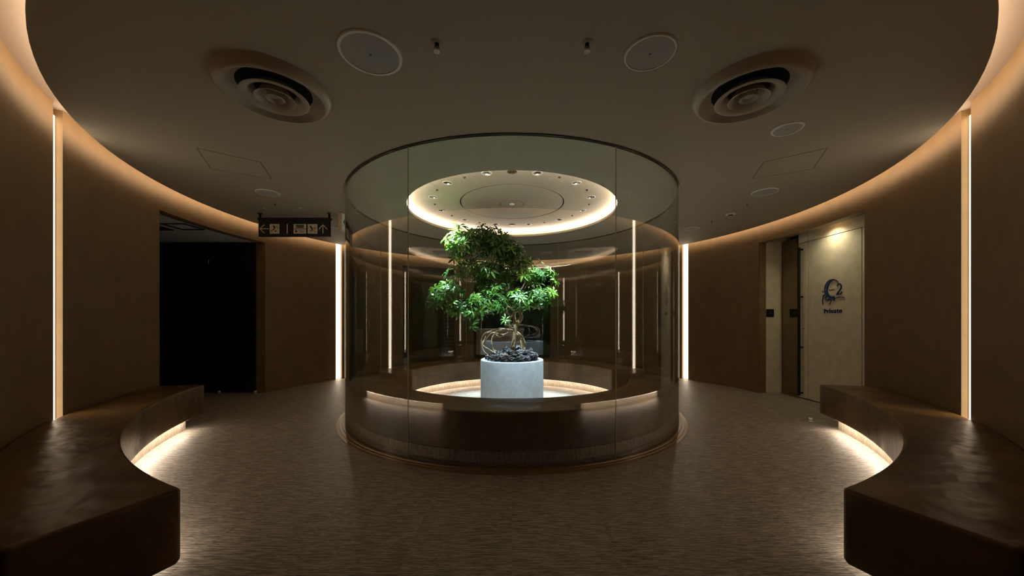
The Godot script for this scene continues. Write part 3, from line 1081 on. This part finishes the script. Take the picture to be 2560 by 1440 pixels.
func tree() -> void:
	var tr := thing("potted_tree", "green umbrella tree with twisted pale trunk and looping aerial roots", "tree")
	limb(tr, "trunk", [tp(1280, 897, 0), tp(1282, 878, 0), tp(1285, 858, 0), tp(1287, 836, 0), tp(1288, 822, 0), tp(1293, 810, 0.01), tp(1300, 799, 0.02), tp(1303, 794, 0.02), tp(1302, 788, 0.02), tp(1298, 775, 0.01), tp(1293, 762, 0), tp(1288, 745, 0), tp(1280, 715, -0.03)], 0.032, 0.022, M.bark, 14, 0.28, 6)
	var nodes := []
	nodes += limb(tr, "branch", [tp(1288, 820, 0), tp(1287, 803, -0.01), tp(1285, 788, -0.02), tp(1291, 768, -0.02), tp(1300, 742, 0.03)], 0.025, 0.016, M.bark)
	nodes += limb(tr, "branch", [tp(1282, 720, -0.03), tp(1268, 690, -0.04), tp(1250, 655, -0.05), tp(1235, 620, -0.05), tp(1215, 585, -0.04)], 0.020, 0.007, M.bark)
	nodes += limb(tr, "branch", [tp(1285, 735, 0), tp(1250, 715, 0.06), tp(1210, 675, 0.10), tp(1178, 645, 0.14), tp(1158, 618, 0.16)], 0.016, 0.006, M.bark)
	nodes += limb(tr, "branch", [tp(1266, 690, -0.04), tp(1280, 660, -0.12), tp(1290, 625, -0.16), tp(1285, 598, -0.16)], 0.013, 0.006, M.bark)
	nodes += limb(tr, "branch", [tp(1289, 780, 0.02), tp(1268, 765, 0.06), tp(1235, 752, 0.10), tp(1180, 748, 0.12), tp(1125, 740, 0.10), tp(1095, 738, 0.06)], 0.013, 0.005, M.bark)
	nodes += limb(tr, "branch", [tp(1299, 745, 0.03), tp(1312, 722, 0.04), tp(1328, 700, 0.05), tp(1350, 690, 0.05), tp(1372, 682, 0.02)], 0.012, 0.005, M.bark)
	nodes += limb(tr, "branch", [tp(1300, 742, 0.03), tp(1325, 735, 0.10), tp(1348, 728, 0.12), tp(1368, 735, 0.08)], 0.011, 0.005, M.bark)
	nodes += limb(tr, "branch", [tp(1240, 752, 0.10), tp(1200, 765, 0.16), tp(1160, 770, 0.2), tp(1130, 772, 0.16)], 0.009, 0.004, M.bark)
	nodes += limb(tr, "branch", [tp(1284, 730, -0.02), tp(1262, 720, -0.16), tp(1225, 700, -0.24), tp(1180, 690, -0.22)], 0.011, 0.004, M.bark)
	nodes += limb(tr, "branch", [tp(1290, 740, -0.02), tp(1310, 710, -0.14), tp(1318, 670, -0.2), tp(1312, 640, -0.22)], 0.011, 0.004, M.bark)
	# aerial roots
	for q in [
		[tp(1281, 826, 0.01), tp(1262, 823, 0.03), tp(1245, 822, 0.04), tp(1228, 828, 0.04), tp(1212, 834, 0.03), tp(1204, 846, 0.02), tp(1203, 862, 0.02), tp(1209, 878, 0.04), tp(1221, 888, 0.06)],
		[tp(1270, 832, 0.02), tp(1258, 837, 0.05), tp(1244, 834, 0.07), tp(1228, 831, 0.06), tp(1218, 834, 0.04), tp(1211, 848, 0.05), tp(1206, 862, 0.07), tp(1220, 872, 0.10), tp(1240, 884, 0.12)],
		[tp(1262, 836, 0.04), tp(1250, 843, 0.07), tp(1238, 836, 0.08), tp(1231, 842, 0.08), tp(1229, 856, 0.08), tp(1232, 872, 0.09), tp(1241, 885, 0.10)],
		[tp(1276, 825, 0.02), tp(1250, 826, -0.02), tp(1226, 836, -0.05), tp(1213, 852, -0.06), tp(1206, 866, -0.04), tp(1212, 884, -0.03)]]:
		limb(tr, "aerial_root", q, 0.010, 0.0065, M.root, 7, 0.3)
	for q in [
		[tp(1293, 830, 0.01), tp(1302, 838, 0.02), tp(1309, 850, 0.02), tp(1314, 864, 0.02), tp(1316, 882, 0.02)],
		[tp(1292, 834, 0.02), tp(1299, 844, 0.03), tp(1303, 858, 0.04), tp(1304, 880, 0.05)],
		[tp(1292, 832, -0.02), tp(1300, 842, -0.01), tp(1306, 858, 0.0), tp(1307, 880, 0.01)],
		[tp(1294, 832, -0.02), tp(1305, 844, -0.02), tp(1311, 860, -0.02), tp(1313, 882, 0.0)]]:
		limb(tr, "aerial_root", q, 0.011, 0.010, M.root, 7, 0.35)
	limb(tr, "aerial_root", [tp(1284, 822, 0.03), tp(1273, 812, 0.05), tp(1275, 799, 0.05), tp(1281, 787, 0.05), tp(1284, 781, 0.04)], 0.010, 0.008, M.bark, 7, 0.3)
	# leaves: [px, py, dz, rx, ry, rz, how many, colour bias]
	var blobs := [
		[1148, 612, 0.16, 0.17, 0.23, 0.18, 52, 1.5],
		[1212, 598, 0.0, 0.30, 0.16, 0.28, 66, 0.1],
		[1262, 622, -0.06, 0.26, 0.20, 0.28, 56, 0.0],
		[1210, 672, 0.02, 0.33, 0.18, 0.28, 66, 0.3],
		[1298, 655, -0.10, 0.18, 0.18, 0.24, 24, 0.0],
		[1245, 715, -0.05, 0.30, 0.13, 0.24, 34, 0.2],
		[1116, 730, 0.08, 0.23, 0.13, 0.24, 58, 0.7],
		[1155, 766, 0.16, 0.26, 0.11, 0.18, 42, 0.6],
		[1090, 752, 0.06, 0.12, 0.10, 0.16, 14, 0.4],
		[1218, 755, 0.14, 0.28, 0.14, 0.22, 56, 0.6],
		[1332, 684, 0.05, 0.26, 0.09, 0.20, 38, 1.0],
		[1345, 738, 0.10, 0.24, 0.16, 0.20, 48, 0.8],
		[1303, 748, 0.12, 0.16, 0.14, 0.18, 22, 0.7]]
	var meshes := []
	for i in 8:
		meshes.append(leaf_mesh(7 + i % 3, 0.090 + 0.010 * (i % 4), 1.0 + 0.12 * (i % 3), 40 + i))
	var list := []
	for b in blobs:
		var c := tp(b[0], b[1], b[2])
		for i in b[6]:
			var u := Vector3(rng.randfn(), rng.randfn(), rng.randfn()).normalized() * (rng.randf() ** 0.42)
			var p: Vector3 = c + u * Vector3(b[3], b[4], b[5])
			var ax := (u * 0.75 + Vector3(0, 0.5, 0.25) + Vector3(rng.randfn(), rng.randfn(), rng.randfn()) * 0.25).normalized()
			list.append([p, ax, b[7], u.z * b[5] + b[2] + 0.5 * u.length()])
	for e in [[1204, 566, 0.05, 0, 1, 0.1, 0.4], [1240, 574, 0.0, 0.2, 1, 0.1, 0.2], [1187, 803, 0.2, -0.2, 0.2, 0.8, 0.4], [1180, 812, 0.18, -0.5, 0.0, 0.6, 0.3], [1263, 800, 0.2, 0.1, 0.5, 0.8, 2.2], [1386, 703, 0.1, 0.6, 0.5, 0.2, 1.0], [1072, 752, 0.1, -0.8, 0.5, 0.2, 0.4], [1378, 722, 0.08, 0.5, 0.6, 0.4, 0.8], [1120, 682, 0.15, -0.6, 0.4, 0.3, 1.2], [1142, 690, 0.12, -0.3, 0.4, 0.4, 1.0], [1350, 655, -0.05, 0.7, 0.6, 0.2, 0.4], [1375, 676, 0.05, 0.6, 0.7, 0.2, 1.4]]:
		list.append([tp(e[0], e[1], e[2]), Vector3(e[3], e[4], e[5]).normalized(), e[6], 9.0])
	list.sort_custom(func(a, b): return a[3] > b[3])
	# the 300 nearest the eye are parts of their own, those within the crown one part
	var twigs := MB.new()
	var inner := []
	for i in 4: inner.append(SurfaceTool.new())
	var used := [false, false, false, false]
	for i in list.size():
		var ax: Vector3 = list[i][1]
		var p: Vector3 = list[i][0]
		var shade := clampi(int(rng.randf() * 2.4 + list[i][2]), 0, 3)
		var size := rng.randf_range(0.82, 1.18)
		var k := rng.randi() % meshes.size()
		var bs := (Basis(Quaternion(Vector3.UP, ax)) * Basis(Vector3.UP, rng.randf() * TAU)).scaled_local(Vector3.ONE * size)
		if i < 300:
			var l := obj("leaf", meshes[k], M.leaf[shade], tr)
			l.transform = Transform3D(bs, p)
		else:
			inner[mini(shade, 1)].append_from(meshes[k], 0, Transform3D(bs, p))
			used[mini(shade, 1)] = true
		var from := p - ax * 0.11 * size
		var best: Vector3 = nodes[0]
		for q in nodes:
			if q.distance_squared_to(from) < best.distance_squared_to(from):
				best = q
		twigs.tube([best, (from + best) / 2 + Vector3(0, -0.02, 0), from], [0.0042, 0.0034, 0.0026], 5)
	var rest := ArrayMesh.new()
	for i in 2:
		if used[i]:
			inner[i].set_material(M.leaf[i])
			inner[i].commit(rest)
	var o := MeshInstance3D.new()
	o.name = "inner_leaves"
	o.mesh = rest
	tr.add_child(o, true)
	o.set_meta("kind", "stuff")
	var tw := obj("twigs", twigs, M.twig, tr)
	tw.set_meta("kind", "stuff")

# ------------------------------------------------------------------ ceiling fittings
func well_lamps() -> void:
	var n := ["first", "second", "third", "fourth", "fifth", "sixth", "seventh", "eighth", "ninth", "tenth", "eleventh", "twelfth"]
	for i in 12:
		var a := 15.0 + 30.0 * i
		var lit := i % 2 == 1
		var t := thing("recessed_downlight", "chrome recessed downlight in the ceiling well, %s clockwise from the front as seen from below" % n[(11 - i + 12) % 12], "downlight", polar(1.0, a, 2.615), "ring of downlights above the tree")
		var m := MB.new()
		m.lathe([Vector2(0.0475, 0.0), Vector2(0.0475, -0.003), Vector2(0.056, -0.002), Vector2(0.057, 0.0)], 24)
		obj("trim_ring", m, M.white, t)
		m = MB.new()
		m.lathe([Vector2(0.030, 0.068), Vector2(0.038, 0.04), Vector2(0.045, 0.015), Vector2(0.0485, 0.0)], 24)
		obj("reflector", m, M.chrome, t)
		m = MB.new()
		m.lathe([Vector2(0.0, 0.062), Vector2(0.032, 0.064), Vector2(0.032, 0.07)], 20)
		obj("lamp", m, M.lamp if lit else M.lamp_off, t)
		if lit:
			var s := SpotLight3D.new()
			s.name = "spot_light"
			s.light_energy = 11.0
			s.light_color = Color(0.84, 0.95, 1.0)
			s.light_size = 0.014
			s.spot_range = 8.0
			s.spot_attenuation = 2.0
			s.spot_angle = 23.0
			s.spot_angle_attenuation = 0.5
			s.shadow_enabled = true
			var at := polar(1.0, a, 2.655)
			s.transform = Transform3D(Basis.looking_at((polar(0.32, a, 0.5) - at).normalized(), Vector3.FORWARD if absf(sin(deg_to_rad(a))) > 0.5 else Vector3.RIGHT), at)
			add_child(s, true)
	for e in [[0.0, "dark blank round fitting at the front of the ceiling well"], [180.0, "dark blank round fitting at the back of the ceiling well"]]:
		var m := MB.new()
		m.lathe([Vector2(0.0, -0.004), Vector2(0.045, -0.004), Vector2(0.05, 0.0)], 24)
		var o := obj("round_fitting", m, mat(rgb(70, 46, 36), 0.5), self)
		o.position = polar(1.0, e[0], 2.6148)
		tag(o, e[1], "ceiling fitting")
	var sides := {30: "front right", 60: "right, near the front", 90: "far right", 120: "right, near the back", 150: "back right", 210: "back left", 240: "left, near the back", 270: "far left", 300: "left, near the front", 330: "front left"}
	for a in sides:
		var m := MB.new()
		m.lathe([Vector2(0.0, -0.012), Vector2(0.008, -0.012), Vector2(0.009, -0.004), Vector2(0.016, -0.003), Vector2(0.017, 0.0)], 14)
		var o := obj("sensor_stud", m, mat(rgb(70, 46, 36), 0.5), self)
		o.position = polar(1.0, a, 2.6148)
		tag(o, "tiny dark stud between downlights at the %s of the well" % sides[a], "sensor", "studs between the downlights")

func vent(deg: float, label: String) -> void:
	var t := thing("ceiling_diffuser", label, "air vent", polar(2.84, deg, CEIL), "round air vents in the ceiling")
	var m := MB.new()
	m.lathe([Vector2(0.196, -0.003), Vector2(0.226, -0.014), Vector2(0.250, -0.036), Vector2(0.260, -0.052), Vector2(0.266, -0.057), Vector2(0.275, -0.055), Vector2(0.290, -0.040), Vector2(0.303, -0.014), Vector2(0.308, 0.0)], 64)
	obj("outer_ring", m, M.vent, t)
	for c in [[0.108, 0.180, -0.060], [0.058, 0.108, -0.066]]:
		m = MB.new()
		m.lathe([Vector2(c[0], -0.003), Vector2(c[0] + 0.012, -0.022), Vector2(c[0] + 0.034, c[2] + 0.008), Vector2(c[1] - 0.004, c[2]), Vector2(c[1], c[2] + 0.002), Vector2(c[1] - 0.006, c[2] + 0.006), Vector2(c[0] + 0.040, c[2] + 0.014), Vector2(c[0] + 0.020, -0.016), Vector2(c[0] + 0.008, -0.003)], 64, Vector3.ZERO, 60.0)
		obj("cone_ring", m, M.vent, t)
	m = MB.new()
	m.lathe([Vector2(0.0, -0.044), Vector2(0.026, -0.046), Vector2(0.038, -0.060), Vector2(0.045, -0.064), Vector2(0.050, -0.060), Vector2(0.036, -0.004)], 40)
	obj("centre_cup", m, M.vent, t)
	m = MB.new()
	m.lathe([Vector2(0.0, -0.0025), Vector2(0.24, -0.0025), Vector2(0.24, 0.0)], 48)
	obj("dark_throat", m, M.black_void, t)

func speaker(deg: float, r: float, label: String, rim: float, rad := 2.84) -> void:
	var t := thing("ceiling_speaker", label, "speaker", polar(rad, deg, CEIL), "round speakers in the ceiling")
	var m := MB.new()
	m.lathe([Vector2(r - rim, -0.003), Vector2(r - rim, -0.009), Vector2(r - 0.004, -0.008), Vector2(r, -0.003), Vector2(r, 0.0)], 48)
	obj("rim", m, M.white, t)
	m = MB.new()
	m.lathe([Vector2(0.0, -0.006), Vector2(r - rim, -0.0055), Vector2(r - rim, 0.0)], 48)
	obj("grille", m, M.grille, t)
	m = MB.new()
	m.lathe([Vector2(0.0, -0.0075), Vector2(0.006, -0.007), Vector2(0.006, -0.005)], 10)
	obj("badge", m, M.dark_bronze, t)

func sprinkler(deg: float, label: String, shiny: bool, rad := 2.84) -> void:
	var t := thing("ceiling_sprinkler", label, "sprinkler", polar(rad, deg, CEIL), "sprinkler heads in the ceiling")
	var m := MB.new()
	m.lathe([Vector2(0.010, -0.004), Vector2(0.026, -0.004), Vector2(0.032, 0.0)], 24)
	obj("escutcheon", m, M.ceiling, t)
	m = MB.new()
	m.lathe([Vector2(0.0, -0.022), Vector2(0.010, -0.022), Vector2(0.010, 0.0)], 12)
	obj("neck", m, M.black, t)
	if not shiny:
		t.scale = Vector3.ONE * 0.55
	for s in [-1, 1]:
		m = MB.new()
		m.tube([Vector3(s * 0.009, -0.014, 0), Vector3(s * 0.014, -0.026, 0), Vector3(s * 0.010, -0.040, 0)], [0.002, 0.002, 0.002], 6)
		obj("frame_arm", m, M.chrome if shiny else M.dark_bronze, t)
	m = MB.new()
	m.lathe([Vector2(0.004, -0.047), Vector2(0.015, -0.046), Vector2(0.016, -0.041), Vector2(0.004, -0.040), Vector2(0.004, -0.047)], 20)
	obj("deflector", m, M.white if shiny else M.dark_bronze, t)

func ceiling_devices() -> void:
	vent(-30.0, "large round air vent with nested cones at the upper left of the ceiling")
	vent(30.0, "large round air vent with nested cones at the upper right of the ceiling")
	vent(150.0, "round air vent seen through the glass at back right of the tree crown")
	vent(210.0, "round air vent seen through the glass at back left of the tree crown")
	speaker(-15.0, 0.160, "biggest round speaker with a pale rim, beside the left air vent", 0.017)
	speaker(14.6, 0.130, "round speaker near the top of the picture beside the right air vent", 0.011)
	speaker(44.6, 0.100, "small round brown speaker below the right air vent", 0.014)
	speaker(-74.6, 0.115, "round speaker above the hanging black sign", 0.008, 2.76)
	speaker(74.6, 0.125, "round pale speaker in front of the beige door alcove", 0.008)
	speaker(106.0, 0.115, "bright round speaker near the far right strip light", 0.008)
	speaker(-106.0, 0.115, "round speaker partly hidden behind the hanging exit sign", 0.008)
	speaker(165.5, 0.115, "round speaker seen through the glass right of the tree crown", 0.008)
	sprinkler(-7.6, "shiny sprinkler head left of centre near the top of the picture", true)
	sprinkler(7.6, "shiny sprinkler head right of centre near the top of the picture", true)
	sprinkler(-82.6, "small dark sprinkler head above the hanging black sign", false, 2.85)
	sprinkler(83.0, "small dark sprinkler head between the pale speaker and the smoke detector", false)
	sprinkler(97.4, "small dark sprinkler head beyond the smoke detector", false, 2.82)
	sprinkler(150.0, "sprinkler head glinting by the air vent behind the glass at right", true, 2.55)
	var t := thing("smoke_detector", "white domed smoke detector on the ceiling at right", "smoke detector", polar(2.866, 91.0, CEIL))
	var m := MB.new()
	m.lathe([Vector2(0.0, -0.012), Vector2(0.05, -0.012), Vector2(0.058, -0.008), Vector2(0.06, 0.0)], 32)
	obj("base", m, M.white, t)
	m = MB.new()
	m.lathe([Vector2(0.0, -0.040), Vector2(0.020, -0.038), Vector2(0.026, -0.030), Vector2(0.028, -0.012)], 24)
	obj("sensor_cap", m, M.grille, t)
	m = MB.new()
	m.lathe([Vector2(0.027, -0.026), Vector2(0.031, -0.024), Vector2(0.031, -0.016), Vector2(0.027, -0.014)], 24)
	obj("inlet_band", m, M.black, t)
	for e in [[-3.06, 0.22, "outer left chrome mini downlight above the hanging sign"], [-2.61, 0.22, "inner chrome mini downlight above the hanging sign"], [-3.06, -0.23, "outer chrome mini downlight just behind the hanging sign"], [-2.61, -0.23, "inner chrome mini downlight just behind the hanging sign"]]:
		t = thing("mini_downlight", e[2], "downlight", Vector3(e[0], CEIL, e[1]), "four mini downlights round the hanging sign")
		m = MB.new()
		m.lathe([Vector2(0.022, -0.006), Vector2(0.034, -0.006), Vector2(0.040, 0.0)], 20)
		obj("trim_ring", m, M.ceiling, t)
		m = MB.new()
		m.lathe([Vector2(0.0, -0.012), Vector2(0.010, -0.011), Vector2(0.016, -0.007), Vector2(0.022, -0.003)], 16)
		obj("lens", m, mat(rgb(238, 242, 240), 0.2), t)
	# flush access hatches
	for e in [["flush square access hatch in the ceiling at left", -1], ["flush square access hatch in the ceiling at right", 1]]:
		var s: int = e[1]
		var c := [seen(1280 + s * 788, 370, 2.846), seen(1280 + s * 630, 405, 3.10), seen(1280 + s * 601, 447, 3.469), seen(1280 + s * 753, 422, 3.239)]
		var ctr: Vector3 = (c[0] + c[1] + c[2] + c[3]) / 4
		ctr.y = CEIL
		t = thing("access_hatch", e[0], "access hatch", ctr)
		var o := PackedVector2Array()
		for q in c: o.append(Vector2(q.x - ctr.x, q.z - ctr.z))
		m = MB.new()
		for i in 4:
			var a := o[i]
			var b := o[(i + 1) % 4]
			var mid := (a + b) / 2
			var d := b - a
			m.box(Vector3(mid.x, -0.0006, mid.y), Vector3(d.length(), 0.0012, 0.0035), Basis(Vector3.UP, -d.angle()))
		obj("joint", m, M.joint, t)
		m = MB.new()
		m.slab(Geometry2D.offset_polygon(o, -0.003)[0], -0.001, 0.0, 0.0003)
		obj("panel", m, M.ceiling, t)

# ------------------------------------------------------------------ signs
func signs() -> void:
	var k := 4.59 / FOCAL
	var ctr := seen(734.5, 568.5, 4.59)
	var t := thing("hanging_sign", "black hanging sign with white arrows and slide and stair pictograms", "sign", ctr)
	var m := MB.new()
	m.bevel_box(Vector3(0, 0, -0.02), Vector3(0.925, 0.234, 0.04), 0.004)
	obj("board", m, M.black, t)
	m = MB.new()
	m.bevel_box(Vector3(0, 0.112, -0.02), Vector3(0.945, 0.028, 0.058), 0.004)
	obj("top_rail", m, M.black, t)
	for x in [-0.452, 0.452]:
		m = MB.new()
		m.lathe([Vector2(0.0, 0.10), Vector2(0.014, 0.10), Vector2(0.014, CEIL - ctr.y - 0.008), Vector2(0.032, CEIL - ctr.y - 0.005), Vector2(0.034, CEIL - ctr.y)], 16)
		obj("hanger", m, M.black, t).position = Vector3(x, 0, -0.02)
	var q := func(px: float, py: float) -> Vector2: return Vector2((px - 734.5) * k, -(py - 568.5) * k)
	var w := 0.0105
	m = MB.new()
	m.stroke([q.call(672, 572), q.call(650, 572)], w, w, 0.0, 0.002)
	m.stroke([q.call(661, 561.5), q.call(649.5, 572.3)], w, w, 0.0, 0.002)
	m.stroke([q.call(661, 582.8), q.call(649.5, 571.7)], w, w, 0.0, 0.002)
	obj("arrow_left", m, M.sign_white, t)
	m = MB.new()
	m.stroke([q.call(807.5, 583.5), q.call(807.5, 563)], w, w, 0.0, 0.002)
	m.stroke([q.call(797, 573.2), q.call(807.8, 561.8)], w, w, 0.0, 0.002)
	m.stroke([q.call(818.5, 573.2), q.call(807.2, 561.8)], w, w, 0.0, 0.002)
	obj("arrow_up", m, M.sign_white, t)
	m = MB.new()
	m.stroke([q.call(718.2, 560), q.call(718.2, 584)], 0.011, 0.011, 0.0, 0.002)
	obj("divider", m, M.sign_white, t)
	var plates := [[674.3, 560, 698.6, 584.2], [734, 560.3, 765.6, 571.6], [734, 573, 765.6, 584.2], [769.2, 560.3, 793.6, 584.3]]
	var made := []
	for e in plates:
		var a: Vector2 = q.call(e[0], e[1])
		var b: Vector2 = q.call(e[2], e[3])
		m = MB.new()
		m.bevel_box(Vector3((a.x + b.x) / 2, (a.y + b.y) / 2, 0.001), Vector3(b.x - a.x, a.y - b.y, 0.003), 0.0008)
		made.append(obj("pictogram_plate", m, M.sign_white, t))
	var z := 0.0025
	# a person on a slide
	m = MB.new()
	m.stroke([q.call(684.5, 565.5), q.call(686.5, 569), q.call(685.5, 572.5), q.call(682.5, 575)], 0.020, 0.010, z, 0.001)
	m.stroke([q.call(683.5, 563.5), q.call(686, 566.5)], 0.010, 0.016, z, 0.001)
	m.stroke(smooth2([q.call(688, 569), q.call(692, 567), q.call(696, 569.5), q.call(693, 571.6)]), 0.005, 0.005, z, 0.001)
	m.stroke(smooth2([q.call(682.5, 575), q.call(677, 577.5), q.call(678, 580), q.call(683, 580)]), 0.005, 0.005, z, 0.001)
	m.stroke([q.call(692, 575.5), q.call(688, 579)], 0.006, 0.006, z, 0.001)
	m.stroke([q.call(687.6, 575.8), q.call(687.6, 579.4), q.call(691.4, 579.4)], 0.006, 0.006, z, 0.001)
	obj("print", m, M.ink, made[0])
	# a person falling on stairs
	m = MB.new()
	m.stroke([q.call(776.5, 567), q.call(780, 571), q.call(781, 575.5)], 0.020, 0.012, z, 0.001)
	m.stroke([q.call(775.5, 564.8), q.call(777.6, 567)], 0.014, 0.014, z, 0.001)
	m.stroke([q.call(781, 571.5), q.call(788.5, 569.5), q.call(788.8, 567.2)], 0.006, 0.005, z, 0.001)
	m.stroke([q.call(774, 575.4), q.call(781, 576.5)], 0.006, 0.006, z, 0.001)
	m.stroke([q.call(777.5, 581.5), q.call(777.5, 578.5), q.call(782, 578.3), q.call(782, 575.4), q.call(786.5, 575.2), q.call(786.5, 572.4), q.call(791.5, 572.2)], 0.005, 0.005, z, 0.001)
	for i in 3:
		m.stroke([q.call(786.3 + i * 1.4, 578.5), q.call(786.3 + i * 1.4, 581.5)], 0.004, 0.004, z, 0.001)
	obj("print", m, M.ink, made[3])
	m = MB.new()
	var a: Vector2 = q.call(740.3, 562)
	var b: Vector2 = q.call(759.8, 570)
	m.box(Vector3((a.x + b.x) / 2, (a.y + b.y) / 2, 0.003), Vector3(b.x - a.x, a.y - b.y, 0.001))
	obj("print_border", m, M.ink, made[1])
	m = MB.new()
	m.box(Vector3((a.x + b.x) / 2, (a.y + b.y) / 2, 0.0036), Vector3(b.x - a.x - 0.010, a.y - b.y - 0.010, 0.001))
	obj("print_field", m, M.olive, made[1])
	m = MB.new()
	m.stroke([q.call(743.5, 565.8), q.call(746, 566.4), q.call(749, 565.6), q.call(752, 566.4), q.call(756, 565.8)], 0.006, 0.006, 0.0041, 0.0006)
	obj("print_word", m, M.ink, made[1])
	m = MB.new()
	var star := PackedVector2Array()
	for i in 10:
		var r := (4.2 if i % 2 == 0 else 1.9) * k
		star.append(q.call(740.6, 578.2) + Vector2(sin(TAU * i / 10), cos(TAU * i / 10)) * r)
	m.plate(star, z, 0.001)
	obj("print_star", m, mat(rgb(96, 44, 40), 0.6), made[2])
	m = MB.new()
	m.stroke(smooth2([q.call(748, 578.6), q.call(752.5, 577.2), q.call(757, 578.6), q.call(761.5, 577.4)]), 0.010, 0.006, z, 0.001)
	obj("print_word", m, mat(rgb(176, 74, 66), 0.6), made[2])
	m = MB.new()
	m.stroke([q.call(749, 581), q.call(759, 581)], 0.004, 0.004, z, 0.001)
	m.stroke([q.call(754, 578), q.call(761, 578)], 0.003, 0.003, z + 0.001, 0.001)
	obj("print_line", m, mat(rgb(92, 98, 128), 0.6), made[2])
	# exit sign: a box hung from the ceiling, its face turned to the glass
	t = thing("exit_sign", "white box exit sign with a green running figure beside the glass", "sign", Vector3(-2.204, CEIL, -0.075))
	m = MB.new()
	m.bevel_box(Vector3(0, -0.122, 0), Vector3(0.056, 0.232, 0.27), 0.006)
	obj("case", m, mat(rgb(206, 190, 168), 0.6), t)
	m = MB.new()
	m.bevel_box(Vector3(0.0285, -0.122, 0), Vector3(0.003, 0.216, 0.254), 0.001)
	obj("face", m, mat(rgb(226, 236, 230), 0.5), t)
	var pn := Node3D.new()
	pn.name = "running_figure"
	t.add_child(pn)
	pn.transform = Transform3D(Basis(Vector3.UP, PI / 2), Vector3(0.030, -0.122, 0))
	m = MB.new()
	m.stroke([Vector2(-0.062, 0.036), Vector2(-0.100, 0.0), Vector2(-0.062, -0.036)], 0.018, 0.018, 0.0, 0.001)
	m.stroke([Vector2(-0.100, 0.0), Vector2(-0.03, 0.0)], 0.018, 0.018, 0.0, 0.001)
	m.stroke([Vector2(0.035, 0.03), Vector2(0.05, -0.015)], 0.026, 0.020, 0.0, 0.001)
	m.stroke([Vector2(0.05, -0.015), Vector2(0.025, -0.04), Vector2(0.03, -0.075)], 0.014, 0.012, 0.0, 0.001)
	m.stroke([Vector2(0.05, -0.015), Vector2(0.075, -0.04), Vector2(0.105, -0.042)], 0.014, 0.012, 0.0, 0.001)
	m.stroke([Vector2(0.036, 0.026), Vector2(0.005, 0.012), Vector2(-0.008, -0.012)], 0.010, 0.009, 0.0, 0.001)
	m.stroke([Vector2(0.042, 0.026), Vector2(0.07, 0.012), Vector2(0.088, 0.022)], 0.010, 0.009, 0.0, 0.001)
	var hd := PackedVector2Array()
	for i in 14:
		hd.append(Vector2(0.022, 0.062) + Vector2(cos(TAU * i / 14), sin(TAU * i / 14)) * 0.015)
	m.plate(hd, 0.0, 0.001)
	obj("print", m, M.green, pn)

func small_things() -> void:
	var t := thing("card_reader", "small square black card reader on the beige alcove wall", "card reader", Vector3(3.935, 1.218, -0.81))
	var m := MB.new()
	m.bevel_box(Vector3(0, 0, 0.006), Vector3(0.115, 0.118, 0.014), 0.004)
	obj("plate", m, M.black, t)
	m = MB.new()
	m.bevel_box(Vector3(0, 0, 0.015), Vector3(0.03, 0.03, 0.004), 0.001)
	obj("key_pad", m, M.dark_bronze, t)
	for e in [[Vector3(-4.44, 0, -0.775), "short metal floor bolt at the joint of the black sliding doors"], [Vector3(-3.89, 0, -0.775), "short metal floor bolt at the right end of the black sliding doors"], [Vector3(3.28, 0, 0.70), "small pale door stop on the floor before the right bench"]]:
		t = thing("door_stop", e[1], "door stop", e[0])
		m = MB.new()
		m.lathe([Vector2(0.0, 0.0), Vector2(0.019, 0.0), Vector2(0.019, 0.034), Vector2(0.016, 0.038), Vector2(0.0, 0.038)], 18)
		obj("post", m, M.white, t)
		m = MB.new()
		m.lathe([Vector2(0.018, 0.012), Vector2(0.021, 0.013), Vector2(0.021, 0.020), Vector2(0.018, 0.021)], 18)
		obj("rubber_band", m, M.dark_bronze, t)
	# the small lamp over the door
	t = thing("alcove_downlight", "small recessed lamp in the soffit above the beige door", "downlight", Vector3(4.0, 2.36, 0.1))
	m = MB.new()
	m.lathe([Vector2(0.0, -0.004), Vector2(0.026, -0.004), Vector2(0.034, 0.0)], 20)
	obj("lens", m, glow(rgb(240, 240, 220), 0.6), t)
	var s := SpotLight3D.new()
	s.name = "alcove_light"
	s.light_energy = 0.36
	s.light_color = Color(0.98, 0.94, 0.80)
	s.light_size = 0.025
	s.spot_angle = 74.0
	s.spot_angle_attenuation = 0.9
	s.spot_range = 6.0
	s.spot_attenuation = 2.0
	s.shadow_enabled = true
	s.transform = Transform3D(Basis.looking_at(Vector3(-0.15, -1, 0).normalized(), Vector3.RIGHT), Vector3(4.0, 2.35, 0.1))
	add_child(s, true)
